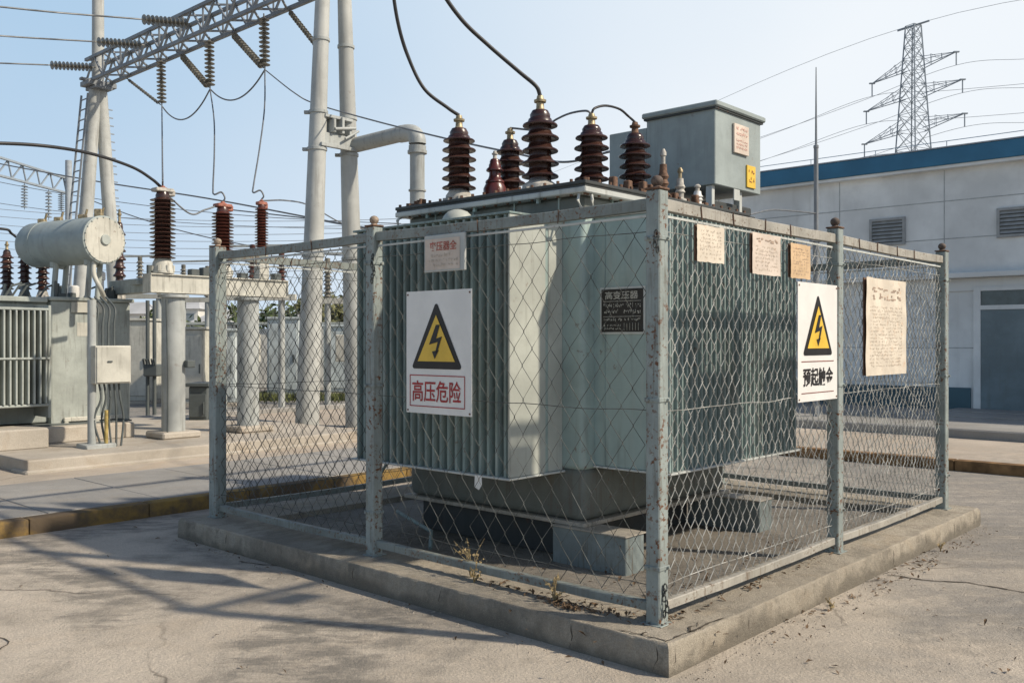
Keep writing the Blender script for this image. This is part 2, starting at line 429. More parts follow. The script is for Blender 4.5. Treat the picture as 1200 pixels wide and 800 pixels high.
def edge_crack(pts, w, z=None, face=None):
    m = MB(FR); P = [Vector(p) for p in pts]; f_ = []
    for p, q in zip(P, P[1:]):
        n = max(2, int((q - p).length / .025))
        for i in range(n):
            j = Vector((rnd.uniform(-.006, .006), rnd.uniform(-.006, .006), 0)) if face is None else Vector((rnd.uniform(-.004, .004), 0, rnd.uniform(-.004, .004))) if face == 'a' else Vector((0, rnd.uniform(-.004, .004), rnd.uniform(-.004, .004)))
            f_.append(p.lerp(q, i / n) + j)
    f_.append(P[-1])
    nv = Vector((0, 0, 1)) if face is None else Vector((0, -1, 0)) if face == 'a' else Vector((-1, 0, 0))
    ws = [w * rnd.uniform(.3, 1.6) for _ in f_]; ws[0] = ws[-1] = .0005
    for i in range(len(f_) - 1):
        t = (f_[i + 1] - f_[i]).normalized(); s_ = t.cross(nv)
        m.face([f_[i] - s_ * ws[i], f_[i + 1] - s_ * ws[i + 1], f_[i + 1] + s_ * ws[i + 1], f_[i] + s_ * ws[i]])
    obj('edge_crack', m, M_crack, plinth)
edge_crack([(-.225, -.19, .154), (-.12, -.185, .154), (.02, -.20, .154), (.18, -.185, .154), (.30, -.205, .154)], .006)
edge_crack([(-.21, -.20, .154), (-.20, -.05, .154), (-.225, .10, .154)], .004)
edge_crack([(-.02, -.205, .154), (.05, -.15, .154), (.10, -.17, .154), (.16, -.14, .154)], .005)
for b_ in (-.19, .52, 1.18, 1.86, 2.55, 3.2, 3.85): edge_crack([(b_, -.2285, .13), (b_ + rnd.uniform(-.02, .02), -.2285, .07), (b_ + rnd.uniform(-.03, .03), -.2285, .01)], .0025, face='a')
for a_ in (-.16, .35, 1.3, 2.1, 2.9, 3.6): edge_crack([(-.2485, a_, .13), (-.2485, a_ + rnd.uniform(-.02, .02), .07), (-.2485, a_ + rnd.uniform(-.03, .03), .01)], .0025, face='b')
mb = MB(FR); nx = 60                       # rough dirt filling inside the ring
grid = [[mb.v((.2 + 4.0 * i / nx, .2 + 3.8 * j / nx, .098 + .012 * mnoise.noise(Vector((i * .4, j * .4, 0))) + .006 * mnoise.noise(Vector((i * 1.3, j * 1.3, 3))))) for j in range(nx + 1)] for i in range(nx + 1)]
for i in range(nx):
    for j in range(nx): mb.bm.faces.new((grid[i][j], grid[i + 1][j], grid[i + 1][j + 1], grid[i][j + 1]))
obj('dirt_bed', mb, M_dirt, kind='structure', smooth=60)

# ------------------------------------------------------------------ fence
fence = thing('mesh_fence', 'square chain-link fence with grey posts around the big transformer', 'fence', at(0, 0, .15))
A1, B1 = 4.156, 4.29
def post(b, a, ball=M_knob):
    h = .05 if a == A1 and b == 0 else .041
    mb = MB(FR); mb.box(b - h, b + h, a - h, a + h, .15, 2.30, .006)
    mb.box(b - .06, b + .06, a - .06, a + .06, .15, .156, .002)
    p = obj('post', mb, M_post, fence)
    mb = MB(FR); mb.box(b - .046, b + .046, a - .046, a + .046, 2.301, 2.312, .003); obj('cap_plate', mb, M_rust, p)
    mb = MB(FR); mb.lathe((b, a, 2.312), [(.028, 0), (.024, .006), (.018, .010), (.026, .018), (.031, .032), (.029, .046), (.019, .058), (.005, .063)], 18); obj('cap_ball', mb, ball, p, smooth=50)
    mb = MB(FR)
    for z in (.42, 2.05, 1.25):           # hinge lugs and tie bolts
        mb.box(b - .047, b + .047, a - .047, a + .047, z, z + .022, .003)
        mb.cyl((b + .02, a - .06, z + .011), (b + .02, a - .03, z + .011), .007, n=8); mb.cyl((b - .06, a + .02, z + .011), (b - .03, a + .02, z + .011), .007, n=8)
    pieces('tie_band', mb, M_post, p)
pb = [0, 2.13, B1]; pa = [0, 2.2, A1]
for b, a in ((0, 0), (2.13, 0), (B1, 0), (0, 2.2), (0, A1), (2.13, A1), (B1, A1), (B1, 2.1)):
    post(b, a, M_knobdark if a == 0 else M_knob)
runs = [((0, 0), (0, 2.2)), ((0, 2.2), (0, A1)), ((0, 0), (2.13, 0)), ((2.13, 0), (B1, 0)),
        ((0, A1), (2.13, A1)), ((2.13, A1), (B1, A1)), ((B1, 0), (B1, 2.1)), ((B1, 2.1), (B1, A1))]
for ri, (p, q) in enumerate(runs):
    P, Q = Vector((*p, 0)), Vector((*q, 0)); L = (Q - P).length; d = (Q - P) / L
    nrm = Vector((-1, 0, 0)) if p[0] == q[0] == 0 else Vector((1, 0, 0)) if p[0] == q[0] else Vector((0, -1, 0)) if p[1] == 0 else Vector((0, 1, 0))
    def railbox(z0, z1, th, off=0.0, g=.043):
        mb = MB(FR); n = 24; prev = None
        for i in range(n + 1):
            t = g + (L - 2 * g) * i / n; c = P + d * t + nrm * off
            sag = -.008 * math.sin(PI * i / n) + .003 * mnoise.noise(Vector((i * .35, ri * 7.1, z0)))
            row = [mb.v(c + nrm * sx * th / 2 + Vector((0, 0, zz + sag))) for sx, zz in ((1, z0), (1, z1 - .005), (.75, z1), (-1, z1), (-1, z0))]
            if prev:
                for e in range(5): mb.bm.faces.new((prev[e], prev[(e + 1) % 5], row[(e + 1) % 5], row[e]))
            else: mb.bm.faces.new(row[::-1])
            prev = row
        mb.bm.faces.new(prev); return mb
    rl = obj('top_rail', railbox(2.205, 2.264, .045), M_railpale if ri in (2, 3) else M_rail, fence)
    mb = MB(FR)                           # tie wires round the rail
    step_ = .62 if ri < 2 else .36
    for i in range(1, int(L / step_)):
        t = i * step_ + rnd.uniform(-.05, .05); c = P + d * t
        for sx in (1, -1): mb.bar(c + nrm * sx * .0262 + Vector((0, 0, 2.185)), c + nrm * sx * .0262 + d * rnd.uniform(-.015, .015) + Vector((0, 0, 2.262)), .005)
    pieces('tie_wire', mb, M_rust, rl)
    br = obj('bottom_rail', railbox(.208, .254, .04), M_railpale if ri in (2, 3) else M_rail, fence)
    mb = MB(FR)                           # thin pale strip under the top rail that the wires hang from
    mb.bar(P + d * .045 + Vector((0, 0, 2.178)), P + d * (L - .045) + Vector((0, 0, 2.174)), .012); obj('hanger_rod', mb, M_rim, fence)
    # woven wire: every wire zigzags and hooks its neighbour
    mb = MB(FR); W, H = ((.138, .185), (.106, .126), (.078, .116), (.078, .116))[ri] if ri < 4 else (.12, .15)
    nw = int((L - .09) / (W / 2)); x0 = (L - nw * W / 2) / 2; nz = int((2.175 - .265) / (H / 2))
    kn = (.004, .009, .015, .015, .006, .006, .006, .006)[ri]
    def warp(t, z):
        a = Vector((t * 1.3 + ri * 9, z * 1.1, 0)); b = Vector((t * 5 + ri * 5, z * 5, 4)); e = .35 if z > .5 else 1.0
        c_ = Vector((t * 17 + ri, z * 17, 2))
        return Vector((t + .016 * mnoise.noise(a) + .009 * mnoise.noise(b) + kn * mnoise.noise(c_), z + .018 * mnoise.noise(a + Vector((9, 2, 0))) + .008 * mnoise.noise(b + Vector((0, 7, 0))), .020 * mnoise.noise(a + Vector((0, 5, 1)))))
    for w in range(nw):
        pts = []
        for j in range(nz + 1):
            side = (j + w) % 2
            t = x0 + (w + side) * W / 2 * 1.0
            if w % 1 == 0: t = x0 + w * W / 2 + side * W / 2
            z = .262 + (2.178 - .262) * j / nz
            q = warp(t, z); t = min(max(q.x, .045), L - .045)
            pts.append(P + d * t + nrm * (q.z * .8 + (.004 if side else -.004)) + Vector((0, 0, min(max(q.y, .25), 2.19))))
        if ri in (0, 2) and rnd.random() < .10: pts = pts[rnd.randint(1, 3):]
        mb.tube(pts, (.0021, .0027, .0029, .0031)[ri] if ri < 4 else .0023, 4, caps=False)
    for z in (2.10, 1.2, .33):
        mb.tube([P + d * t + Vector((0, 0, z + .012 * mnoise.noise(Vector((t * 3, z, ri))))) for t in [.045 + (L - .09) * i / 20 for i in range(21)]], .0022, 4, caps=False)
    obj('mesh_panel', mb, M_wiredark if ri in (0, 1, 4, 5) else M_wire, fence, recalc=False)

def chain(b, a, z, n):
    o_ = None
    for i in range(n):
        m = MB(FR); c = Vector((b + .004 * math.sin(i * 2.1), a + .010 * math.sin(i * 1.3), z - i * .026)); s_ = (1, 0) if i % 2 else (0, 1)
        m.tube([c + Vector((s_[0] * .010 * math.cos(t), s_[1] * .010 * math.cos(t), .019 * math.sin(t))) for t in [j * PI / 5 for j in range(11)]], .0038, 6)
        obj('chain_link', m, M_dark, fence)
chain(-.052, 2.150, 2.10, 7); chain(-.052, -.03, 2.08, 4); chain(-.01, -.055, .34, 6)

# ------------------------------------------------------------------ the fenced transformer
tr = thing('power_transformer', 'large grey-green transformer with brown bushings standing inside the fence', 'transformer', at(1.8, 2.0, .09))
mb = MB(FR); mb.box(.88, 2.72, 1.152, 2.85, .70, 2.50, .045, 4); tank = obj('tank', mb, M_tank, tr, smooth=40)
mb = MB(FR); mb.box(.882, 2.718, 1.154, 2.848, .373, .72, .045, 4); obj('tank_foot', mb, M_tankfoot, tank, smooth=40)
mb = MB(FR); mb.box(.877, 2.723, 1.149, 2.853, 2.37, 2.506, .02); obj('cover_shade_band', mb, M_tankfoot, tank, smooth=40)  # dark strip added as painted shade under the cover overhang
mb = MB(FR); mb.box(.98, 2.55, 1.40, 2.80, .105, .344); obj('underside_shade_block', mb, M_dark, tr)  # dark box added to blacken the shaded void below the tank
mb = MB(FR); mb.box(.85, 2.75, 1.12, 2.88, .345, .372, .004); obj('base_rim', mb, M_skidtop, tank)
mb = MB(FR)
for a in (1.35, 1.75, 2.15, 2.55): mb.box(.872, .90, a - .006, a + .006, 2.36, 2.505)
for b in (1.2, 1.7, 2.2): mb.box(b - .006, b + .006, 1.145, 1.17, 2.36, 2.505)
for (b, a) in ((.84, 1.5), (.84, 2.1), (.84, 2.6), (1.25, 1.12), (1.75, 1.12), (2.3, 1.12)): mb.box(b - .012, b + .012, a - .012, a + .012, 2.475, 2.53, .003)
pieces('stiffener', mb, M_tank, tank)
mb = MB(FR)
mb.tube([(.83, 1.14, 2.52), (.80, 1.13, 2.46), (.82, 1.12, 2.41), (.855, 1.14, 2.39)], .010, 8); mb.tube([(.90, 1.10, 2.52), (.88, 1.075, 2.46), (.90, 1.085, 2.41), (.93, 1.11, 2.39)], .010, 8)
mb.tube([(.83, 2.88, 2.53), (.80, 2.90, 2.48), (.82, 2.91, 2.43), (.86, 2.88, 2.41)], .012, 8)
pieces('lifting_hook', mb, M_rim, tank, smooth=60)
mb = MB(FR); mb.box(.80, 2.98, 1.07, 2.93, 2.507, 2.545, .006); cov = obj('cover', mb, M_rim, tr)
mb = MB(FR); mb.box(.81, 2.97, 1.08, 2.92, 2.546, 2.56); obj('gasket', mb, M_dark, cov)
mb = MB(FR); mb.box(.80, 2.98, 1.07, 2.93, 2.561, 2.585, .005); obj('cover_plate', mb, M_dark, cov)
mb = MB(FR)                               # bolts round the cover
for i in range(17):
    a = 1.10 + i * .113
    mb.cyl((.835, a, 2.585), (.835, a, 2.607), .011, n=6); mb.cyl((.835, a, 2.497), (.835, a, 2.507), .011, n=6)
for i in range(18):
    b = .87 + i * .122
    mb.cyl((b, 1.105, 2.585), (b, 1.105, 2.610), .012, n=6); mb.cyl((b, 1.105, 2.497), (b, 1.105, 2.507), .011, n=6)
pieces('bolt', mb, M_rust, cov)
# radiators: corrugated walls between top and bottom rims
def corr(n, x0, x1, y_back, depth, z0, z1, fr):
    p = (x1 - x0) / n; pts = []
    for i in range(n):
        c = x0 + (i + .5) * p
        for t, h in ((-.34, 0), (-.27, .55), (-.22, .85), (-.13, .98), (0, 1), (.13, .98), (.22, .85), (.27, .55), (.34, 0)): pts.append((c + t * p, y_back + depth * h))
    pts = [(x0, y_back)] + pts + [(x1, y_back)]
    mb = MB(FR)
    mb.extrude_profile([(y, x) if fr == 'left' else (x, y) for x, y in pts], z0, z1); return mb
Z0, Z1 = .70, 2.345
r1 = obj('radiator', corr(21, 1.325, 2.86, .465, -.110, Z0, Z1, 'left'), M_fin, tr, smooth=50)
mb = MB(FR); mb.box(.467, .88, 1.34, 2.85, Z0, Z1); obj('radiator_body', mb, M_fin, r1)
mb = MB(FR); mb.box(.352, .70, 1.316, 1.334, Z0, Z1, .004); mb.box(.735, .88, 1.322, 1.3395, Z0, Z1, .004); pieces('end_panel', mb, M_panel, r1)
mb = MB(FR); mb.box(.70, .735, 1.328, 1.3375, Z0, Z1); obj('panel_seam', mb, M_tank, r1)
mb = MB(FR); mb.box(.335, .885, 1.30, 2.88, Z0 - .014, Z0 - .001, .003); obj('bottom_rim', mb, M_rim, r1)
mb = MB(FR); mb.box(.345, .885, 1.31, 2.87, Z1 + .001, Z1 + .016, .003); obj('top_rim', mb, M_fin, r1)
ZR0 = .735
r2 = obj('radiator', corr(30, 1.01, 2.78, .650, -.080, ZR0, 2.36, 'right'), M_fin, tr, smooth=50)
mb = MB(FR); mb.box(1.02, 2.77, .652, 1.15, ZR0, 2.36); obj('radiator_body', mb, M_fin, r2)
mb = MB(FR); mb.box(1.0, 1.018, .566, 1.158, ZR0, 2.36, .004); obj('end_panel', mb, M_tank, r2)
mb = MB(FR)
mb.box(.990, .999, .60, .645, ZR0 + .02, 2.34, .003)
for i in range(9): mb.cyl((.982, .622, ZR0 + .1 + i * .185), (.991, .622, ZR0 + .1 + i * .185), .009, n=6)
mb.box(.992, .9992, 1.06, 1.066, ZR0, 2.36)
obj('bolted_strip', mb, M_tank, r2)
mb = MB(FR); mb.box(.985, 2.80, .548, 1.15, ZR0 - .014, ZR0 - .001, .003); obj('bottom_rim', mb, M_rim, r2)
mb = MB(FR); mb.box(.99, 2.79, .556, 1.15, 2.361, 2.378, .003); obj('top_rim', mb, M_rim, r2)
mb = MB(FR); mb.lathe((.60, 2.03, 2.361), [(.11, 0), (.11, .03), (.095, .06), (.07, .085), (.03, .10), (.004, .103)], 20); obj('relief_dome', mb, M_panel, r1, smooth=50)
# name plate on the right radiator's end panel
Mn = face_left(.998, 1.098, 1.597)
mb = MB(Mn); mb.box(0, .355, 0, .305, 0, .006, .002); npl = obj('nameplate', mb, M_rim, tr)
mb = MB(Mn); mb.rect(.014, .341, .014, .291, .0085); obj('plate_field', mb, M_black, npl)
mb = MB(Mn); mb.text('高变压器', .045, .225, .011, .26, .052, .012)
for y in (.211, .112): mb.rect(.03, .325, y, y + .003, .0105)
mb.scrawl(.03, .325, .165, .2, .011, 1, 20, 3, .18); mb.scrawl(.03, .15, .125, .16, .011, 1, 7, 4, .2); mb.scrawl(.19, .325, .125, .16, .011, 1, 8, 5, .2)
mb.scrawl(.03, .325, .078, .106, .011, 1, 20, 6, .2); mb.scrawl(.03, .17, .025, .065, .011, 2, 9, 7, .2)
for i in range(6): mb.rect(.195 + i * .022, .1975 + i * .022, .025, .072, .011)
obj('lettering', mb, M_plateletter, npl)
mb = MB(FR); mb.face([(.333, 1.54, .70), (.333, 1.60, .695), (.334, 1.605, .62), (.329, 1.56, .605), (.331, 1.535, .64)]); obj('rag_tag', mb, M_white, r1)
# bushings
def shed_profile(r, core, z0, z1, n):
    out = []; p = (z1 - z0) / n
    for i in range(n):
        z = z0 + i * p; rr = r * (1 - .05 * (i == n - 1)) * (1 + .025 * math.sin(i * 2.4))
        out += [(core, z), (core, z + .36 * p), (rr * .88, z + .30 * p), (rr * .985, z + .33 * p), (rr, z + .40 * p), (rr * .96, z + .50 * p), (rr * .72, z + .66 * p), (core * 1.04, z + .9 * p)]
    return out
def bushing(root, b, a, z, top, r, n, fl=None, glaze=None, flange=None, base='bushing', fr=FR, tmat=None, top_f=.78):
    H = top - z; fl = r * .84 if fl is None else fl; core = r * .60
    m = MB(fr); zb = z + H * .16; zt = z + H * top_f
    m.lathe((b, a, 0), shed_profile(r, core, zb, zt, n) + [(core * .9, zt), (core * .92, zt + H * .03), (core * .72, zt + H * .07), (core * .4, zt + H * .08)], 28)
    bu = obj(base, m, glaze or M_glaze, root, smooth=45)
    m = MB(fr); m.lathe((b, a, 0), [(fl * 1.05, z), (fl * 1.05, z + H * .03), (fl, z + H * .035), (fl * .92, z + H * .12), (core * 1.02, z + H * .165)], 28)
    for i in range(8):
        t = i * PI / 4; m.cyl((b + fl * 1.0 * math.cos(t), a + fl * 1.0 * math.sin(t), z + H * .02), (b + fl * math.cos(t), a + fl * math.sin(t), z + H * .09), .016 * r / .13, n=6)
    obj('flange', m, flange or M_cement, bu, smooth=40)
    m = MB(fr); zc = zt + H * .075; tr_ = r * .24
    m.lathe((b, a, 0), [(tr_ * 1.2, zc), (tr_ * .9, zc + H * .02), (tr_ * .85, zc + (top - zc) * .5), (tr_ * 1.35, zc + (top - zc) * .53), (tr_ * 1.4, zc + (top - zc) * .68), (tr_ * .9, zc + (top - zc) * .7), (tr_ * .7, top - .003), (tr_ * .3, top)], 14)
    obj('terminal', m, tmat or M_brass, bu, smooth=40)
    return bu
CV = 2.585
bushing(tr, 1.10, 2.527, CV, 3.287, .131, 6)
bushing(tr, 1.20, 1.793, CV, 3.327, .135, 5, fl=.14)
bushing(tr, 1.56, 2.416, CV, 3.25, .122, 5, glaze=M_glaze)
bushing(tr, 1.41, 1.487, CV, 3.185, .124, 5)
bushing(tr, 1.908, 1.457, CV, 3.207, .122, 5, tmat=M_rust)
bushing(tr, 1.34, 2.376, CV, 3.03, .073, 3, glaze=M_redglaze, tmat=M_cement)
m = MB(FR); m.lathe((1.34, 2.376, CV), [(.085, 0), (.09, .05), (.09, .15), (.07, .19), (.03, .2)], 18); obj('bushing_turret', m, M_redglaze, tr, smooth=40)
def small_ins(b, a, top, r, mat, tip):
    H = top - CV; m = MB(FR)
    m.lathe((b, a, CV), [(r * 1.3, 0), (r * 1.3, H * .12), (r * .7, H * .16), (r * .7, H * .28), (r, H * .32), (r * .7, H * .4), (r * 1.0, H * .46), (r * .7, H * .54), (r * .6, H * .7)], 14)
    o = obj('low_voltage_bushing', m, mat, tr, smooth=40)
    m = MB(FR); m.lathe((b, a, CV), [(r * .35, H * .7), (r * .35, H * .85), (r * .55, H * .87), (r * .55, H * .93), (r * .25, H)], 10); obj('terminal', m, tip, o, smooth=40)
small_ins(1.90, 1.2, 2.965, .042, M_rust, M_cement)
small_ins(2.13, 1.2, 2.86, .04, M_cement, M_brass); small_ins(2.38, 1.2, 2.765, .045, M_white, M_cement)
m = MB(FR)                                # clutter of clamps and valves on the cover edge
for i in range(9):
    b = 1.30 + i * .15 + rnd.uniform(-.03, .03); h = rnd.uniform(.04, .11)
    m.box(b - .025, b + .025, 1.17, 1.22, CV, CV + h, .006)
for i in range(6): m.box(.86, .92, 2.70 + i * .03, 2.72 + i * .03, CV, CV + rnd.uniform(.02, .06), .003)
pieces('cover_fitting', m, M_rust, tr)
# cabinet on the cover
m = MB(FR); m.box(2.82, 3.60, 1.30, 1.97, 2.835, 3.465, .006); m.box(2.83, 3.59, 1.972, 2.375, 2.835, 3.40, .006); cab = obj('cabinet', m, M_cab, tr)
m = MB(FR); m.box(2.785, 3.635, 1.265, 2.0, 3.468, 3.515, .01); obj('lid', m, M_cab, cab)
m = MB(FR); m.box(2.80, 3.62, 1.285, 1.985, 3.452, 3.4675); obj('lid_shadow_gap', m, M_dark, cab)
m = MB(FR)
for b in (2.84, 3.30): m.box(b, b + .045, 1.34, 1.40, 2.645, 2.835, .004); m.box(b, b + .045, 2.2, 2.26, 2.645, 2.835, .004)
m.box(3.14, 3.24, 1.303, 1.315, 2.74, 2.835, .003)
pieces('leg', m, M_rim, cab)
m = MB(FR); m.box(2.35, 3.58, 1.34, 1.41, 2.586, 2.644, .005); m.box(2.35, 3.58, 2.19, 2.26, 2.586, 2.644, .005); m.box(3.42, 3.48, 1.42, 2.18, 2.59, 2.64, .005); m.box(2.9, 3.55, 1.36, 1.9, 2.65, 2.72, .01); pieces('support_beam', m, M_dark, cab)
Mc = face_right(3.10, 1.298, 3.135)
m = MB(Mc); m.box(0, .25, 0, .245, 0, .02, .002); pk = obj('placard', m, M_paperpink, cab)
m = MB(Mc); m.scrawl(.03, .22, .14, .225, .023, 2, 9, 20, .2, .05); m.scrawl(.03, .22, .03, .12, .023, 3, 14, 21, .2, .05); obj('lettering', m, M_platered, pk)
Mc = face_right(3.335, 1.298, 2.872)
m = MB(Mc); m.box(0, .15, 0, .19, 0, .012, .002); pk = obj('warning_placard', m, M_yellow, cab)
m = MB(Mc); m.scrawl(.02, .13, .03, .17, .0145, 2, 3, 23, .12); obj('lettering', m, M_brownline, pk)
# skids
for b, a0, a1 in ((.82, .77, 1.36), (2.56, .77, 1.4), (2.56, 2.55, 3.1)):
    m = MB(FR)
    m.box(b, b + .20, a0, a1, .085, .343, .006); sk = obj('skid', m, M_skid, tr)
    m = MB(FR); m.box(b - .015, b + .215, a0 - .01, a1, .335, .3445, .002); obj('skid_flange', m, M_skidtop, sk)
m = MB(FR)
m.tube([(.55, 2.9, .12), (.6, 2.9, .5), (.7, 2.86, .68)], .012, 8); m.tube([(.5, 2.2, .11), (.6, 2.3, .2), (.8, 2.9, .24)], .014, 8); pieces('drain_pipe', m, M_fin, tr)

# ------------------------------------------------------------------ cables of the fenced transformer
def catmull(P, n=10):
    P = [Vector(p) for p in P]; P = [2 * P[0] - P[1]] + P + [2 * P[-1] - P[-2]]; out = []
    for i in range(1, len(P) - 2):
        for q in range(n):
            t = q / n; a, b, c, d = P[i - 1:i + 3]
            out.append(.5 * ((2 * b) + (c - a) * t + (2 * a - 5 * b + 4 * c - d) * t * t + (3 * b - a - 3 * c + d) * t ** 3))
    out.append(P[-2]); return out
def px(x, y, Y): return Vector(((x - 600) / 1086 * Y, Y, 1.55 + (400 - y) / 1086 * Y))
def cable(name, pts, r, mat, lab, cat='cable', group=None, n=8):
    m = MB(); m.tube(catmull(pts), r, n); return obj(name, m, mat, lab=lab, cat=cat, group=group, smooth=60)
cable('cable', [F(1.10, 2.527, 3.285), px(524, 126, 7.1), px(497, 104, 7.05), px(478, 66, 7.0), px(466, 25, 6.9), px(458, -30, 6.8), px(448, -120, 6.6), px(430, -260, 6.3)], .014, M_cable, 'thick black cable rising steeply from the leftmost tall bushing of the fenced transformer')
cable('cable', [F(1.20, 1.793, 3.325), px(628, 101, 6.68), px(608, 84, 6.66), px(572, 53, 6.6), px(540, 22, 6.5), px(512, -20, 6.4), px(480, -90, 6.3), px(440, -200, 6.2)], .015, M_cable, 'thick black cable rising to the left from the tallest brown bushing')
cable('cable', [F(1.41, 1.487, 3.183), px(697, 127, 6.66), px(710, 124, 6.75), px(726, 128, 6.9), px(736, 136, 7.0), F(1.908, 1.457, 3.205)], .009, M_cable, 'short arched jumper cable between the two rightmost bushings')
cable('cable', [F(1.41, 1.487, 3.183), px(686, 130, 6.66), px(668, 133, 6.8), px(652, 140, 7.0), px(632, 152, 7.2), F(1.56, 2.416, 3.25)], .008, M_cond, 'grey jumper cable curving from the second bushing from the right behind the tallest one')

# ------------------------------------------------------------------ signs on the fence
def sign_graphic(root, M, W, H, tri, yel, bolt, base=0.0):
    m = MB(M)
    # rounded outer triangle
    (x0, x1, yb, yt) = tri; cx = (x0 + x1) / 2; r = .016
    pts = []
    for (px_, py_), (a0, a1) in (((x0 + r * 1.5, yb + r), (150, 270)), ((x1 - r * 1.5, yb + r), (-90, 30)), ((cx, yt - r * 1.3), (30, 150))):
        for i in range(7):
            t = math.radians(a0 + (a1 - a0) * i / 6); pts.append((px_ + r * math.cos(t), py_ + r * math.sin(t)))
    m.sheet(pts, .0055); t = obj('warning_triangle', m, M_black, root)
    m = MB(M); m.sheet(yel, .008); obj('yellow_field', m, M_yellow, t)
    m = MB(M); m.sheet(bolt[0], .0105); m.sheet(bolt[1], .0105); obj('lightning_bolt', m, M_black, t)
def boltshape(cx, yb, w, h):
    f = lambda pts: [(cx + x * w, yb + y * h) for x, y in pts]
    body = f([(.10, 1), (.36, 1), (.12, .60), (.50, .66), (.17, .16), (.06, .20), (.22, .50), (-.36, .42)])
    arrow = f([(-.16, .22), (.30, .27), (.02, 0)])
    return body, arrow
def warn_sign(lab, M, W, H, red, text, fx):
    root = thing('warning_sign', lab, 'sign', M)
    m = MB(M); m.box(0, W, 0, H, 0, .003, .001); pn = obj('panel', m, M_white, root)
    m = MB(M)
    for x in (.016, W - .016):
        for y in (.016, H - .02): m.cyl((x, y, .003), (x, y, .0065), .006, n=10)
    pieces('rivet', m, M_rust, pn)
    if red: x0, x1, yb, yt = .092 * W, .862 * W, .365 * H, .898 * H; xm = .477 * W
    else: x0, x1, yb, yt = .12 * W, .86 * W, .388 * H, .90 * H; xm = .49 * W
    tw = x1 - x0; th = yt - yb
    yel = [(x0 + tw * .13, yb + th * .115), (x1 - tw * .13, yb + th * .115), ((x0 + x1) / 2, yb + th * .82)]
    sign_graphic(root, M, W, H, (x0, x1, yb, yt), yel, boltshape((x0 + x1) / 2 - .02 * W, yb + th * .15, tw * .30, th * .52))
    if red:
        m = MB(M); a0, a1, c0, c1 = .06 * W, .905 * W, .055 * H, .315 * H; e = .006
        m.rect(a0, a1, c0, c0 + e, .0055); m.rect(a0, a1, c1 - e, c1, .0055); m.rect(a0, a0 + e, c0 + e, c1 - e, .0055); m.rect(a1 - e, a1, c0 + e, c1 - e, .0055)
        obj('border', m, M_red, root)
        m = MB(M); m.text(text, .10 * W, .095 * H, .0056, .75 * W, .175 * H, .014); obj('lettering', m, M_red, root)
    else:
        m = MB(M); m.rect(.08 * W, .90 * W, .333 * H, .340 * H, .0055); m.rect(.08 * W, .90 * W, .068 * H, .075 * H, .0055); obj('border', m, M_brownline, root)
        m = MB(M); m.text(text, .12 * W, .125 * H, .0056, .76 * W, .16 * H, .022); obj('lettering', m, M_black, root)
    return root
warn_sign('white high-voltage sign with yellow triangle and red characters on the shaded left fence side', face_left(-.034, 1.838, 1.108), .578, .752, True, '高压危险', .5)
warn_sign('white high-voltage sign with yellow triangle and black characters on the sunlit right fence side', face_right(1.495, -.034, 1.174), .582, .744, False, '预起触金', .5)
# small plaque on the left side
Mq = face_left(-.036, 1.668, 1.972)
root = thing('notice_plaque', 'small pinkish framed plaque with red heading above the red-lettered sign', 'plaque', Mq)
m = MB(Mq); m.box(0, .352, 0, .224, -.012, .006, .003); obj('board', m, M_rim, root)
m = MB(Mq); m.rect(.012, .315, .012, .20, .0085); pn = obj('paper', m, M_paperpink, root)
m = MB(Mq); m.text('变压器全', .055, .125, .011, .235, .058, .02); obj('heading', m, M_inkred, pn)
m = MB(Mq); m.scrawl(.04, .30, .022, .112, .011, 3, 12, 31, .16, .3); obj('lettering', m, M_inkgrey, pn)
def notice(lab, b0, b1, z0, z1, mat, rows, cols, seed, ink, head=None, curl=.012):
    W, H = b1 - b0, z1 - z0; M = face_right(b0, -.036, z0)
    root = thing('paper_notice', lab, 'notice', M)
    def bend(x, y): return .004 + curl * (x / W - .5) ** 2 * 2 + curl * .5 * mnoise.noise(Vector((x * 4 + seed, y * 4, 0)))
    m = MB(M); nx, ny = 10, 14
    g = [[m.v((W * i / nx + (.004 * mnoise.noise(Vector((j * .7, seed, i)))), H * j / ny + (.006 * mnoise.noise(Vector((i * .6, seed, j))) if j in (0, ny) else 0), bend(W * i / nx, H * j / ny))) for j in range(ny + 1)] for i in range(nx + 1)]
    for i in range(nx):
        for j in range(ny): m.bm.faces.new((g[i][j], g[i + 1][j], g[i + 1][j + 1], g[i][j + 1]))
    bo = obj('sheet', m, mat, root, smooth=60)
    m = MB(M); m.box(.004, W - .004, .004, H - .004, -.012, -.004); obj('backing', m, M_rust, root)
    m = MB(M); y1 = H * (.72 if head else .9)
    m.scrawl(W * .1, W * .9, H * .08, y1, 0, rows, cols, seed, .13, .25)
    for q in m.bm.verts:
        l = M.inverted() @ q.co; q.co = M @ Vector((l.x, l.y, bend(l.x, l.y) + .002 + l.z))
    obj('lettering', m, ink[0], bo)
    if head:
        m = MB(M); m.scrawl(W * .12, W * .9, H * .76, H * .92, 0, head, 5, seed + 50, .17, .05)
        for q in m.bm.verts:
            l = M.inverted() @ q.co; q.co = M @ Vector((l.x, l.y, bend(l.x, l.y) + .002 + l.z))
        obj('heading', m, ink[1], bo)
notice('small peach paper notice nearest the corner post on the right fence side', .304, .584, 1.967, 2.16, M_paper, 8, 14, 41, (M_inkgrey, M_ink))
notice('cream paper notice with four dark heading marks, middle of three small ones', .90, 1.245, 1.934, 2.17, M_paperpink, 7, 13, 47, (M_inkgrey, M_ink), 1)
notice('ochre stained paper notice just above the black-lettered warning sign', 1.38, 1.651, 1.936, 2.147, M_paperor, 9, 10, 53, (M_ink, M_ink))
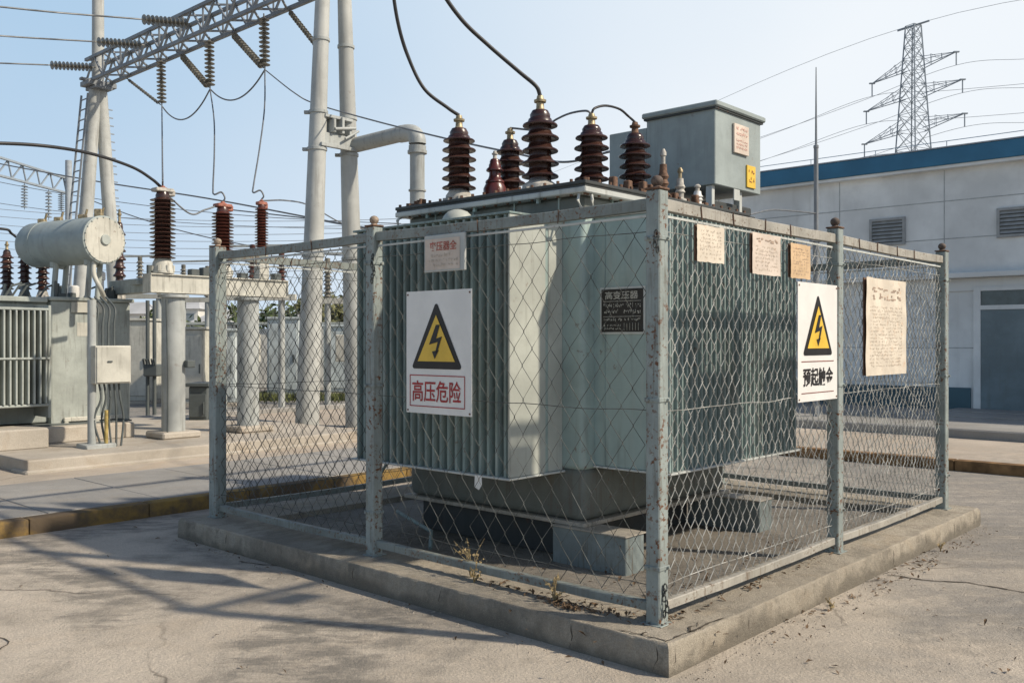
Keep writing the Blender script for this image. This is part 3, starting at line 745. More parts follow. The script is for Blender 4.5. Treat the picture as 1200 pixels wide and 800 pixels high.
notice('tall faded paper notice on the rightmost fence panel', 2.534, 3.307, 1.308, 2.0, M_paper, 18, 22, 59, (M_inkgrey, M_ink), 2, .02)

# ------------------------------------------------------------------ gantry with A-frame poles
DU = Vector((-.739, .673, 0)); DV = Vector((.673, .739, 0))
BP = Vector((-2.94, 15.17, 0)); AP = BP + DU * 8.75
gan = thing('line_gantry', 'tall pale pole gantry with lattice beam at the upper left', 'gantry', Matrix.Translation(BP) @ FR.to_3x3().to_4x4())
def W3(p, z): return Vector((p.x, p.y, z))
ZL, ZU = 7.42, 7.92
for base, top, r0, r1, ap in ((BP - DV * .5, BP - DV * .06, .19, .085, 10.2), (BP + DV * .5, BP + DV * .14, .185, .085, 10.2)):
    m = MB(); n = 14; m.tube([W3(base, .12).lerp(W3(top, ap), i / n) for i in range(n + 1)], [r0 + (r1 - r0) * i / n for i in range(n + 1)], 20)
    p = obj('pole', m, M_pole, gan, smooth=40)
    m = MB()
    for z in (2.9, 4.62, 5.22, 6.4):
        t = (z - .12) / (ap - .12); c = W3(base, .12).lerp(W3(top, ap), t); r = r0 + (r1 - r0) * t
        m.lathe(c, [(r + .004, 0), (r + .018, .005), (r + .018, .05), (r + .004, .055)], 20)
        if z in (4.62, 5.22): m.box(c.x - r - .09, c.x - r + .02, c.y - .03, c.y + .03, c.z, c.z + .05)
    pieces('clamp_band', m, M_polegrey, p, smooth=40)
for sgn in (-1, 1):
    m = MB(); b0 = AP + DV * .58 * sgn; t0 = AP + DV * .05 * sgn; n = 10
    m.tube([W3(b0, .12).lerp(W3(t0, 7.4), i / n) for i in range(n + 1)], [.17 - .035 * i / n for i in range(n + 1)], 18); obj('pole', m, M_pole, gan, smooth=40)
m = MB(); m.tube([W3(AP, 7.35), W3(AP, 11.5)], [.135, .12], 18); obj('pole', m, M_pole, gan, smooth=40)
m = MB(); c = W3(BP, 4.9)
m.M = Matrix.Translation(c) @ FR.to_3x3().to_4x4()      # box bracket between the two legs
m.box(-.30, .34, -.13, .13, -.16, .02, .01); m.box(-.34, .38, -.18, -.13, -.22, -.16, .005); m.box(-.25, .3, -.16, .16, .26, .31, .005)
for x in (-.12, .05, .2): m.box(x, x + .05, -.2, .15, .03, .2 + .1 * math.sin(x * 30), .006)
m.cyl((-.1, -.2, .08), (.3, -.22, .15), .025); m.cyl((.1, -.21, -.05), (.38, -.2, .12), .02)
obj('pole_bracket', m, M_polegrey, gan)
m = MB()
E1 = BP + DU * -.55; E2 = AP + DU * .15
ch = [(s * .21, z) for s in (-1, 1) for z in (ZL, ZU)]
for o_, z in ch: m.bar(W3(E1 + DV * o_, z), W3(E2 + DV * o_, z), .065)
NB = 22; Lb = (E2 - E1).length
for i in range(NB):
    s0, s1 = E1 + DU * (Lb * i / NB), E1 + DU * (Lb * (i + 1) / NB)
    if i % 2: s0, s1 = s1, s0
    for o_ in (-.21, .21): m.bar(W3(s0 + DV * o_, ZL), W3(s1 + DV * o_, ZU), .035)
    for z in (ZL, ZU): m.bar(W3(s0 - DV * .21, z), W3(s1 + DV * .21, z), .032)
    if i % 2 == 0:
        for o_ in (-.21, .21): m.bar(W3(s0 + DV * o_, ZL), W3(s0 + DV * o_, ZU), .03)
obj('lattice_beam', m, M_truss, gan)
m = MB(); m.M = Matrix.Translation(W3(AP, 7.35)) @ FR.to_3x3().to_4x4()
m.box(-.32, .32, -.25, .2, -.05, .06, .01); m.box(-.4, .4, -.06, .06, .06, .12, .01); m.box(-.2, .2, -.3, .2, -.12, -.05, .01); obj('pole_bracket', m, M_truss, gan)
m = MB()                                   # ladder on the left frame
lt = W3(AP - DV * .30, 7.1); lb = W3(AP - DV * .95, .12); side = DU * .17
for sgn in (-1, 1): m.bar(lb + side * sgn, lt + side * sgn, .035)
for i in range(30):
    c = lb.lerp(lt, (i + .5) / 30); m.bar(c - side, c + side, .022)
obj('ladder', m, M_truss, gan)
m = MB()                                   # climbing pegs on the inner leg
for i in range(26):
    c = W3(AP + DV * .58, .12).lerp(W3(AP + DV * .05, 7.4), .3 + i * .025); m.bar(c, c + DV * .24, .022)
obj('climbing_pegs', m, M_truss, gan)

# pipe bend from the pole bracket
pipe = thing('duct_pipe', 'grey elbow pipe running from the pole bracket down behind the transformer', 'pipe', Matrix.Translation((-1.52, 14.77, .12)))
p0 = px(405, 173, 15.5); p1 = px(489, 152.5, 14.75); p2 = W3(p1, .12)
d0 = (p0 - p1).normalized(); el = [p1 + d0 * .34, p1 + d0 * .17 + Vector((0, 0, -.015)), p1 + d0 * .06 + Vector((0, 0, -.06)), p1 + Vector((0, 0, -.17)), p1 + Vector((0, 0, -.34))]
m = MB(); m.tube([p0, p1 + d0 * .34], .125, 20); m.tube([p1 + Vector((0, 0, -.34)), p2], .118, 20); pp = pieces('straight_pipe', m, M_polegrey, pipe, smooth=40)
m = MB(); m.tube(catmull(el, 6), .138, 20); obj('elbow', m, M_polegrey, pipe, smooth=40)
m = MB(); m.lathe(p1 + Vector((0, 0, -.38)), [(.12, 0), (.155, .004), (.155, .05), (.12, .054)], 20); m.lathe(p1 + Vector((0, 0, -.98)), [(.12, 0), (.14, .004), (.14, .03), (.12, .034)], 20); m.lathe(p0 - d0 * .02, [(.126, 0), (.17, .004), (.17, .06), (.126, .064)], 20, axis=-d0); pieces('pipe_flange', m, M_polegrey, pipe, smooth=40)

# ------------------------------------------------------------------ strings of disc insulators
def string_mesh(p, q, r=.098, nd=11):
    m = MB(); d = q - p; L = d.length; t = d / L
    prof = [(.012, 0), (.012, L * .05)]
    for i in range(nd):
        z = L * (.06 + .88 * i / nd); h = L * .88 / nd
        prof += [(.022, z), (.03, z + h * .15), (r * .55, z + h * .35), (r, z + h * .62), (r * .97, z + h * .72), (r * .5, z + h * .7), (.024, z + h * .85)]
    prof += [(.012, L * .95), (.012, L)]
    m.lathe(p, prof, 14, axis=t); return m
S = [BP + DU * L for L in (2.01, 3.89, 5.80)]
names = ['nearest the big pole', 'in the middle of three', 'nearest the ladder']
SB = []
for i, sp in enumerate(S):
    p = W3(sp, ZL - .03); q = p + Vector((.02, 0, -1.0)); SB.append(q)
    obj('insulator_string', string_mesh(p, q), M_disc, lab='hanging string of insulator discs under the lattice beam, ' + names[i], cat='insulator', group='insulator strings hanging under the beam', smooth=40)
for i, sp in enumerate([BP + DU * 4.15, BP + DU * 6.05, BP + DU * 8.35]):
    p = W3(sp - DV * .23, ZL + .22); q = p - DV * 1.02 + Vector((0, 0, -.17))
    obj('insulator_string', string_mesh(p, q, .095), M_disc, lab='strain insulator string on the left of the beam, ' + ['topmost in the photo', 'between the other two', 'lowest, by the pole head'][i], cat='insulator', group='strain insulator strings on the left of the beam', smooth=40)
    e = q - DV * 26; mid = [q + (e - q) * t + Vector((0, 0, -1.3 * 4 * t * (1 - t) * .9 - .2 * t)) for t in (0, .08, .2, .35, .5, .65, .8, 1)]
    cable('overhead_wire', mid, .016, M_cond, ['upper', 'middle', 'lower'][i] + ' of three overhead wires running left from the strain insulators', 'wire', 'overhead wires running left from the gantry', 6)
for i, (sp, tgt, w) in enumerate(((BP + DU * 5.35, SB[1], 'middle'), (BP + DU * 3.4, SB[0], 'nearest'))):
    p = W3(sp + DV * .2, ZL - .02); obj('insulator_string', string_mesh(p, tgt + Vector((-.03, .02, .04)), .07, 13), M_disc, lab=['slanting insulator string that ends at the foot of the middle hanging string', 'slanting insulator string that ends at the foot of the hanging string nearest the big pole'][i], cat='insulator', group='slanting insulator strings behind the beam', smooth=40)
obj('insulator_string', string_mesh(W3(BP + DU * 1.55 + DV * .2, ZL - .02), px(372, 55, 15.6), .05, 13), M_disc, lab='small slanting insulator string running from the beam end to the big pole', cat='insulator', smooth=40)
obj('insulator_string', string_mesh(W3(BP + DU * 7.75 + DV * .2, ZL - .05), SB[2] + Vector((-.03, 0, .03)), .035, 13), M_disc, lab='thin faint insulator string slanting from the pole head to the hanging string nearest the ladder', cat='insulator', smooth=40)
def sagline(p, q, sag, n=8): return [p.lerp(q, i / n) + Vector((0, 0, -4 * sag * (i / n) * (1 - i / n))) for i in range(n + 1)]
cable('jumper_wire', sagline(SB[2], SB[1], .42), .014, M_cond, 'looping jumper wire between the left and middle hanging insulators', 'wire')
cable('jumper_wire', sagline(SB[1], SB[0], .36), .014, M_cond, 'looping jumper wire between the middle and right hanging insulators', 'wire')
far_end = px(712, 200, 8.15)
cable('overhead_wire', [SB[0], px(345, 109, 16.0), px(370, 122, 15.75), px(440, 142, 13.4), px(525, 163, 11.3), px(600, 179, 9.8), px(660, 190, 8.9), F(2.84, 2.36, 3.25)], .011, M_cond, 'overhead wire passing behind the big pole and the bushings to the cabinet', 'wire')

# ------------------------------------------------------------------ bushing stand on the left
PZ = .27
mbp = MB(FR); mbp.box(-.03, 4.6, 8.0, 12.6, .10, PZ, .02, 2); mbp.box(-.06, 4.64, 7.96, 8.4, .09, .16, .02)
obj('concrete_pad', mbp, M_pad, lab='raised concrete pad under the transformer and bushing stand on the left', cat='pad')
st = thing('bushing_stand', 'grey column stand carrying three brown post insulators', 'stand', at(2.22, 9.12, PZ))
for b in (2.22, 3.35):
    m = MB(FR); m.lathe((b, 9.12, PZ), [(.152, 0), (.152, .1), (.150, 1.86), (.20, 1.865), (.20, 1.90), (.15, 1.905)], 28); c = obj('column', m, M_polegrey, st, smooth=40)
    m = MB(FR); m.box(b - .27, b + .27, 8.87, 9.37, PZ, PZ + .09, .02); obj('footing', m, M_pad, c)
m = MB(FR); m.box(1.85, 3.95, 9.0, 9.24, 2.19, 2.205); m.box(1.85, 3.95, 9.0, 9.24, 2.425, 2.44); m.box(1.86, 3.94, 9.03, 9.05, 2.205, 2.425); m.box(1.86, 3.94, 9.19, 9.21, 2.205, 2.425); m.box(1.85, 1.862, 9.01, 9.23, 2.205, 2.425); m.box(3.938, 3.95, 9.01, 9.23, 2.205, 2.425)
obj('cross_beam', m, M_equipcream, st)
m = MB(FR); m.box(1.88, 2.06, 9.25, 10.3, 2.2, 2.39, .006); m.box(1.8, 2.7, 9.3, 9.5, 2.3, 2.36, .004); pieces('side_arm', m, M_equip, st)
m = MB(FR)
for b, h in ((2.45, .09), (2.62, .12), (2.8, .1), (3.2, .08), (3.75, .1)): m.box(b, b + .12, 9.06, 9.18, 2.441, 2.441 + h, .008)
m.cyl((1.9, 9.15, 2.47), (2.1, 9.15, 2.47), .03); m.cyl((1.88, 9.12, 2.44), (1.88, 9.12, 2.55), .03)
pieces('beam_fitting', m, M_equipdark, st)
m = MB(FR); m.box(2.3, 2.42, 8.9, 8.99, 1.2, 1.3, .01); m.tube([(2.06, 9.0, 2.1), (2.06, 8.96, 1.2), (2.05, 8.95, PZ)], .012, 8); pieces('earth_strap', m, M_equipdark, st)
PI_ = []
for i, (b, a, z, top, r, lab) in enumerate(((2.07, 9.12, 2.45, 3.61, .165, 'tall dark brown post insulator at the left end of the stand'), (2.95, 9.12, 2.45, 3.50, .150, 'middle brown post insulator on the stand behind the fence corner post'), (3.57, 9.12, 2.72, 3.60, .098, 'thinnest red-brown post insulator at the right end of the stand'))):
    root = thing('post_insulator', lab, 'insulator', at(b, a, z), 'post insulators on the stand')
    bushing(root, b, a, z, top, r, [15, 16, 15][i], glaze=M_redbrown if i else M_glaze, flange=M_equipcream, base='porcelain', tmat=M_clampred, top_f=.86)
    m = MB(FR); m.box(b - r * .75, b + r * .75, a - r * .5, a + r * .5, top - .085, top - .035, .01); m.box(b + .2 * r, b + r * .95, a - r * .3, a + r * .3, top - .13, top - .05, .01); pieces('line_clamp', m, M_clampred if i else M_cement, root)
    if i == 2: m = MB(FR); m.box(b - .08, b + .08, a - .08, a + .08, 2.441, 2.72, .01); obj('pedestal', m, M_equipcream, root)
    PI_.append(F(b, a, top))
for i in range(3):
    s_ = SB[2 - i]; e = PI_[i]
    mid = s_.lerp(e, .5)
    P = [s_, s_.lerp(e, .33) + Vector((.01, 0, -.01)), s_.lerp(e, .66) + Vector((-.05 * (i > 0), 0, .02)), s_.lerp(e, .92) + Vector((-.12 * (i > 0), 0, .04)), e + Vector((-.12 * (i > 0), 0, .10)), e + Vector((-.02, 0, .13)), e + Vector((.03, 0, .05)), e]
    if i == 0: P = [s_, s_.lerp(e, .4), s_.lerp(e, .8), e + Vector((.0, 0, .12)), e]
    cable('dropper_wire', P, .012, M_cond, 'thin dropper wire from the beam down to the ' + ['tall left', 'middle', 'thin right'][i] + ' post insulator', 'wire', 'dropper wires below the beam')
cable('cable', [px(-90, 168, 9.6), px(0, 168, 10.2), px(60, 172, 10.6), px(110, 181, 11.2), px(155, 196, 11.8), px(178, 210, 12.1), PI_[0] + Vector((-.02, 0, -.02))], .02, M_cable, 'thick dark cable sweeping in from the left edge to the tall post insulator')
cable('cable', [PI_[0] + Vector((0, 0, -.06)), px(222, 250, 12.5), px(240, 246, 12.7), PI_[1] + Vector((0, 0, -.03))], .012, M_cond, 'short grey connector between the tall and middle post insulators')
cable('cable', [PI_[2] + Vector((0, 0, -.02)), px(335, 235, 14.6), px(363, 241, 16.2), px(402, 262, 18), px(440, 272, 19)], .012, M_cond, 'grey wire from the thin post insulator to behind the big pole')

# ------------------------------------------------------------------ second transformer on the left
t2 = thing('power_transformer', 'light grey transformer with drum conservator at the left edge', 'transformer', at(.9, 10.2, PZ))
m = MB(FR); m.box(.95, 2.0, 9.9, 11.9, .47, 2.08, .02, 2); m.box(-2.2, .95, 9.98, 11.9, .5, 2.05, .02, 2); m.box(.92, 2.04, 9.86, 11.9, 2.081, 2.13, .01); m.box(-2.2, .915, 9.9, 11.9, 2.051, 2.12, .01); tk = obj('tank', m, M_equip, t2)
m = MB(FR); m.box(1.28, 1.55, 9.895, 9.899, 1.62, 1.80); m.box(1.1, 1.9, 9.85, 9.899, .50, .56, .01); m.box(1.1, 1.16, 9.84, 9.899, .30, .5, .01); m.box(1.5, 1.56, 9.84, 9.899, .30, .5, .01); m.box(1.2, 1.6, 9.87, 9.899, 1.93, 2.07, .004); pieces('tank_fitting', m, M_equipcream, tk)
for b0, b1 in ((-.42, .76), (-1.75, -.55)):
    m = MB(FR); n = 17; p = (b1 - b0) / n
    for i in range(n):
        x = b0 + (i + .5) * p; m.box(x - .012, x + .012, 9.45, 9.80, .78, 1.93, .008, 2)
    rd = obj('radiator', m, M_equip, t2)
    m = MB(FR); m.box(b0, b1, 9.47, 9.82, 1.931, 1.965, .008); m.box(b0, b1, 9.47, 9.82, .745, .779, .008); m.box(b0, b1, 9.435, 9.449, 1.33, 1.355, .003); m.box(b0 + .2, b0 + .3, 9.5, 9.6, .62, .745, .01); pieces('header', m, M_equip, rd)
    m = MB(FR); m.box(b0 + .03, b1 - .03, 9.72, 9.97, .80, 1.92); obj('fin_gap_shade', m, M_dark, rd)  # dark box added to paint the shade between the fins
m = MB(FR); m.box(.765, .80, 9.5, 9.97, .6, 2.0, .005); obj('side_plate', m, M_equip, t2)
CD = Vector((-.87, .5, 0)).normalized(); cc = px(123, 281, 11.8)
m = MB(); m.lathe(cc, [(.285, 0), (.308, .012), (.308, .05), (.300, .055), (.300, 1.16), (.306, 1.165), (.306, 1.19), (.298, 1.195), (.298, 1.42), (.26, 1.5), (.1, 1.55)], 36, axis=CD); cons = obj('conservator', m, M_cab, t2, smooth=35)  # blue-grey paint on the drum body stands in for its shading
m = MB(); m.lathe(cc - CD * .004, [(.288, 0), (.288, .003)], 36, axis=CD); e = obj('end_cap', m, M_equipcream, cons, smooth=35)
m = MB(); m.lathe(cc - CD * .03, [(.06, 0), (.066, .006), (.066, .025)], 20, axis=CD); obj('inspection_cover', m, M_equip, e, smooth=35)
m = MB()
for s_ in (.12, .45, .95, 1.3): c = cc + CD * s_; m.box(c.x - .05, c.x + .05, c.y - .04, c.y + .04, c.z + .29, c.z + .35 + .05 * (s_ < .2), .01); m.cyl(c + Vector((.03, 0, .3)), c + Vector((.06, 0, .42)), .015)
pieces('top_fitting', m, M_brass, cons)
m = MB()
for i in range(20):
    t = i * PI / 10; x_ = CD.orthogonal().normalized(); y_ = CD.cross(x_); c = cc + x_ * .285 * math.cos(t) + y_ * .285 * math.sin(t); m.cyl(c + CD * .01, c - CD * .014, .009, n=6)
obj('rim_bolts', m, M_equip, cons)
m = MB()
for s_ in (.25, .95): c = cc + CD * s_; m.box(c.x - .03, c.x + .03, c.y - .18, c.y + .18, c.z - .33, c.z - .25, .01); [m.cyl((c.x, c.y + e_, 2.1), (c.x + .04, c.y + e_, c.z - .26), .035) for e_ in (-.14, .14)]
pieces('saddle', m, M_equip, t2)
m = MB(); c = cc + CD * .1; m.tube(catmull([c + Vector((-.03, -.1, -.28)), c + Vector((-.02, -.12, -.45)), c + Vector((.05, -.1, -.62)), c + Vector((.02, .1, -.75))]), .03, 10); obj('oil_pipe', m, M_equipcream, t2, smooth=50)
m = MB(FR)
r2_ = random.Random(5)
for i in range(26):
    b = r2_.uniform(-.9, 1.9); h = r2_.uniform(.05, .22); w = r2_.uniform(.03, .10); a = r2_.uniform(9.95, 10.6); m.box(b, b + w, a, a + w, 2.12, 2.12 + h, .008)
for i in range(8):
    b = r2_.uniform(-.6, 1.8); m.tube([(b, 9.97, 2.1), (b + .08, 9.93, 2.25), (b + .25, 10.1, 2.3)], .014, 8)
pieces('top_fitting', m, M_equipdark, t2)
m = MB(FR); m.lathe((1.35, 10.15, 2.12), [(.05, 0), (.07, .05), (.07, .16), (.04, .18)], 16); m.lathe((1.65, 10.0, 2.12), [(.03, 0), (.03, .25), (.05, .27), (.05, .36), (.02, .38)], 12); pieces('oil_gauge', m, M_white, t2, smooth=40)
for x, y, zz in ((8, 305, 12.9), (29, 303, 12.9), (50, 318, 12.9), (140, 290, 13.6)):
    b_ = FR.inverted() @ px(x, y, zz); bushing(t2, b_.x, b_.y, 2.12, px(x, 283 if x < 100 else 245, zz).z, .09, 7, fr=FR)
for b0, b1, a0, a1, h in ((-.35, .62, 9.1, 9.7, .24), (.66, 1.9, 9.55, 10.6, .2)):
    m = MB(FR); m.box(b0, b1, a0, a1, PZ - .01, PZ + h, .02); obj('foundation_block', m, M_pad, t2)
m = MB(FR); m.box(-1.8, 1.95, 9.75, 11.8, PZ + .2, .49); obj('base_frame', m, M_equipdark, t2)
cable('cable', [px(-80, 268, 12.2), px(0, 268, 12.6), px(14, 274, 12.75), px(28, 286, 12.9)], .018, M_cable, 'dark cable dropping to the small bushings at the left edge')

# control box on its pipe post
cb = thing('control_box', 'pale metal control box mounted on a pipe post in front of the left transformer', 'control box', at(1.35, 9.0, PZ))
o = FR.inverted() @ px(131, 500, 11.2)
bc, ac = o.x, o.y
m = MB(FR); m.box(bc - .20, bc + .24, ac, ac + .24, 1.04, 1.50, .012, 2); bx = obj('box_body', m, M_equipcream, cb)
m = MB(FR); m.box(bc - .185, bc + .225, ac - .014, ac - .001, 1.055, 1.485, .005); dr = obj('door', m, M_equipcream, bx)
m = MB(FR); m.box(bc - .06, bc + .0, ac - .03, ac - .0145, 1.30, 1.318, .004); obj('handle', m, M_equipdark, dr)
m = MB(FR); m.tube([(bc - .17, ac + .16, PZ), (bc - .17, ac + .16, 2.05)], .05, 16); m.box(bc - .3, bc + .06, ac + .0, ac + .3, PZ - .01, PZ + .05, .01); obj('post', m, M_polegrey, cb, smooth=40)
m = MB(FR)
for i in range(5):
    x = bc - .1 + i * .06; m.tube(catmull([(x, ac + .12, 1.04), (x + .01, ac + .1, .85), (x + .03 * (i - 2), ac + .12, .6), (x + .02, ac + .1, PZ)]), .013, 8)
for i in range(4):
    x = bc - .12 + i * .07; m.tube(catmull([(x, ac + .14, 1.5), (x + .01, ac + .16, 1.75), (x + .04, ac + .2, 1.95), (x + .02, ac + .4, 2.1)]), .013, 8)
pieces('conduit', m, M_equipdark, cb, smooth=60)
m = MB(FR); m.tube([(bc - .04, ac + .06, PZ), (bc - .04, ac + .06, .72)],   .022, 12); obj('yellow_sleeve', m, M_sleeve, cb, smooth=40)

# cabinets and gear standing further back on the left
def cabinet(name, lab, xa, xb, ytop, Y, depth, mat, group=None, door=True, zb=.12):
    p, q = px(xa, ytop, Y), px(xb, ytop, Y)
    root = thing(name, lab, 'cabinet', Matrix.Translation(((p.x + q.x) / 2, Y, zb)), group)
    m = MB(); m.box(p.x, q.x, Y, Y + depth, zb + .08, p.z, .015); bd = obj('housing', m, mat, root)
    m = MB(); m.box(p.x - .04, q.x + .04, Y - .05, Y + depth + .04, p.z + .001, p.z + .06, .01); obj('roof', m, mat, root)
    m = MB(); m.box(p.x - .03, q.x + .03, Y - .03, Y + depth, zb, zb + .079, .01); obj('base', m, M_pad, root)
    if door:
        w = (q.x - p.x); n = max(1, round(w / .9))
        for i in range(n):
            m = MB(); m.box(p.x + w * (i + .05) / n, p.x + w * (i + .95) / n, Y - .025, Y - .001, zb + .2, p.z - .12, .006); d = obj('door', m, mat, root)
            m = MB(); m.box(p.x + w * (i + .82) / n, p.x + w * (i + .87) / n, Y - .05, Y - .0255, (zb + p.z) / 2 - .1, (zb + p.z) / 2 + .1, .006); obj('handle', m, M_equipdark, d)
    return root
cabinet('switch_cabinet', 'cream equipment cabinet behind the control box', 138, 175, 376, 21, 1.6, M_equipcream)
cabinet('switch_cabinet', 'cream equipment cabinet just right of the stand column', 214, 238, 386, 20, .8, M_equipcream)
cabinet('switch_cabinet', 'small dark grey cabinet at the foot of the stand column', 221, 243, 453, 15.1, .45, M_equipdark)
cabinet('switch_cabinet', 'large grey-blue cabinet to the left of the big pole, seen through mesh', 313, 350, 374, 23.5, 2.2, M_equipblue)
cabinet('switch_cabinet', 'grey-blue cabinet between the two legs of the big pole', 379, 418, 383, 24.5, 2.2, M_equipblue)
cabinet('switch_cabinet', 'narrow grey-blue cabinet beside the cream one behind the stand', 244, 276, 388, 20.5, 1.0, M_equipblue)
rt = thing('switch_post', 'thin twin-pipe switch post with dark mechanism beside the stand column', 'switch post', Matrix.Translation(px(178, 470, 17)))
m = MB(); 
for x in (173, 181): b = px(x, 480, 17); m.tube([(b.x, 17, .12), (b.x, 17, px(x, 352, 17).z)], .035, 10)
pieces('pipe', m, M_equipdark, rt, smooth=40)
m = MB(); b = px(179, 433, 17); m.box(b.x - .12, b.x + .14, 16.85, 17.1, b.z - .12, b.z + .1, .02)
for i in range(5): m.cyl((b.x - .1 + i * .05, 16.85, b.z + .1), (b.x - .1 + i * .05, 16.8, b.z + .2), .015)
obj('mechanism', m, M_equipdark, rt)
# pale gear of the next bay: insulator posts on frames
def frame_bay(x0, x1, ytop, Y, lab, n, seed):
    p, q = px(x0, ytop, Y), px(x1, ytop, Y); r = random.Random(seed)
    root = thing('disconnector_switch', lab, 'switch', Matrix.Translation(((p.x + q.x) / 2, Y, .12)))
    for x in (p.x, q.x):
        m = MB(); m.tube([(x, Y, .12), (x, Y, p.z)], .07, 10); obj('leg', m, M_polegrey, root, smooth=50)
    m = MB(); m.box(p.x - .3, q.x + .3, Y - .08, Y + .08, p.z + .001, p.z + .13); obj('cross_beam', m, M_equipcream, root)
    for i in range(n):
        x = p.x + (q.x - p.x) * i / max(1, n - 1); h = r.uniform(.75, .95)
        m = MB(); m.lathe((x, Y, p.z + .131), shed_profile(.10, .055, 0, h, 9) + [(.05, h), (.06, h + .02), (.06, h + .1), (.02, h + .11)], 12); obj('insulator', m, [M_redbrown, M_disc][seed % 2], root, smooth=50)
    m = MB(); m.bar((p.x - .3, Y, p.z + .131 + 1.0), (q.x + .3, Y, p.z + .131 + 1.03), .05); obj('busbar', m, M_polegrey, root)
    m = MB(); m.box((p.x + q.x) / 2 - .2, (p.x + q.x) / 2 + .2, Y - .3, Y - .09, p.z - 1.3, p.z - .7, .02); obj('drive_box', m, M_equipcream, root)
frame_bay(262, 330, 352, 19.5, 'pale switch frame with insulators seen through the mesh left of the big pole', 3, 2)
frame_bay(384, 428, 356, 21, 'pale switch frame with insulators seen through the mesh at the pole legs', 3, 3)
frame_bay(142, 186, 350, 25, 'pale switch frame with insulators behind the control box', 3, 5)
frame_bay(215, 243, 354, 26, 'narrow pale switch frame right of the stand column', 2, 7)
# boundary wall and far buildings
wl = thing('boundary_wall', 'long cream boundary wall with coping behind the switchyard', 'wall', Matrix.Translation((-7, 29, .1)))
m = MB(); m.box(-24, 7, 29, 29.25, .1, 1.95)
for i in range(11): m.box(-24 + i * 3, -23.65 + i * 3, 28.94, 29.3, .1, 2.05)
obj('wall_body', m, M_wallcream, wl)
m = MB(); m.box(-24.1, 7.1, 28.9, 29.35, 2.055, 2.15, .02); obj('coping', m, M_equip, wl)
hs = [(118, 168, 352, 62, 'M'), (176, 232, 347, 66, 'g'), (226, 268, 361, 60, 'M'), (60, 112, 356, 64, 'M'), (330, 372, 358, 58, 'g'), (398, 440, 362, 57, 'M')]
hl = ['distant white house with grey roof seen above the control box', 'wide distant house behind the stand column', 'small distant house right of the stand column', 'distant house half hidden by the left transformer', 'distant house just left of the big pole base', 'distant house just right of the big pole legs']
for i, (xa, xb, yt, Y, kd) in enumerate(hs):
    p, q = px(xa, yt, Y), px(xb, yt, Y); root = thing('house', hl[i], 'house', Matrix.Translation(((p.x + q.x) / 2, Y, 0)), 'distant houses beyond the wall')
    eave = p.z - .9
    m = MB(); m.box(p.x, q.x, Y, Y + 5, 0, eave); obj('wall', m, M_hwall, root)
    m = MB(); yy = Y + 2.5
    a_ = [(p.x - .2, Y - .2, eave + .002), (q.x + .2, Y - .2, eave + .002), (q.x + .2, Y + 5.2, eave + .002), (p.x - .2, Y + 5.2, eave + .002)]; r_ = [(p.x + .8, yy, p.z), (q.x - .8, yy, p.z)]
    m.face([a_[0], a_[1], r_[1], r_[0]]); m.face([a_[2], a_[3], r_[0], r_[1]]); m.face([a_[1], a_[2], r_[1]]); m.face([a_[3], a_[0], r_[0]]); obj('roof', m, M_hroof, root)
    n = 3
    for j in range(n):
        x = p.x + (q.x - p.x) * (j + .5) / n; m = MB(); m.box(x - .3, x + .3, Y - .05, Y - .002, eave - 1.1, eave - .35); obj('window', m, M_hwin, root)
# trees
def tree(name, lab, x, y0, Y, Hc, Rc, mat, n=1500, seed=1):
    r = random.Random(seed); b = px(x, 400, Y); X = b.x
    root = thing(name, lab, 'tree', Matrix.Translation((X, Y, .1)), 'trees by the boundary wall')
    zc = y0
    m = MB(); m.tube([(X, Y, .1), (X + .05, Y, zc * .5), (X - .05, Y + .05, zc)], [.10, .07, .03], 9)
    for i in range(7):
        t = r.uniform(0, 6.28); m.tube([(X, Y, zc * (.45 + .07 * i)), (X + Rc * .6 * math.cos(t), Y + Rc * .6 * math.sin(t), zc * .75 + Hc * r.uniform(-.1, .4))], [.04, .012], 6)
    obj('trunk', m, M_bark, root, smooth=60)
    m = MB(); cl = [(Vector((X + r.gauss(0, Rc * .5), Y + r.gauss(0, Rc * .5), zc + r.uniform(-.5, .55) * Hc)), r.uniform(.2, .45) * Rc) for _ in range(20)]
    for i in range(n):
        c, rr = r.choice(cl); d = Vector((r.gauss(0, 1), r.gauss(0, 1), r.gauss(0, .8))).normalized() * rr * r.uniform(.5, 1.05); p = c + d
        u = Vector((r.gauss(0, 1), r.gauss(0, 1), r.gauss(0, .6))).normalized(); w = u.orthogonal().normalized(); L = r.uniform(.08, .19)
        m.bm.faces.new([m.bm.verts.new(p + u * L), m.bm.verts.new(p + w * L * .45), m.bm.verts.new(p - u * L), m.bm.verts.new(p - w * L * .45)])
    obj('crown', m, mat, root, recalc=False)
tree('tree', 'green bushy tree above the wall between the pole legs', 395, 2.15, 31, 1.3, 1.1, M_leafpale, 1600, 3)
tree('tree', 'low dark green tree above the wall left of the big pole', 326, 1.9, 31, 1.2, 1.5, M_leaf, 1900, 5)
tree('tree', 'small tree above the wall beside the cream cabinet', 196, 1.9, 32, .9, .9, M_leaf, 1100, 6)
tree('tree', 'small pale tree at the right end of the wall behind the transformer', 432, 2.0, 32, 1.1, 1.0, M_leafpale, 1200, 9)
m = MB(); r = random.Random(8)
for i in range(9000):
    x = r.uniform(-14, -1.5); y = r.uniform(22.2, 23.3) if r.random() < .8 else r.uniform(21.6, 25)
    h = r.uniform(.08, .22); t = r.uniform(0, 6.28); dx, dy = .02 * math.cos(t), .02 * math.sin(t); lx, ly = r.gauss(0, .06), r.gauss(0, .06)
    m.bm.faces.new([m.bm.verts.new(q) for q in ((x - dx, y - dy, .12), (x + dx, y + dy, .12), (x + lx, y + ly, .12 + h))])
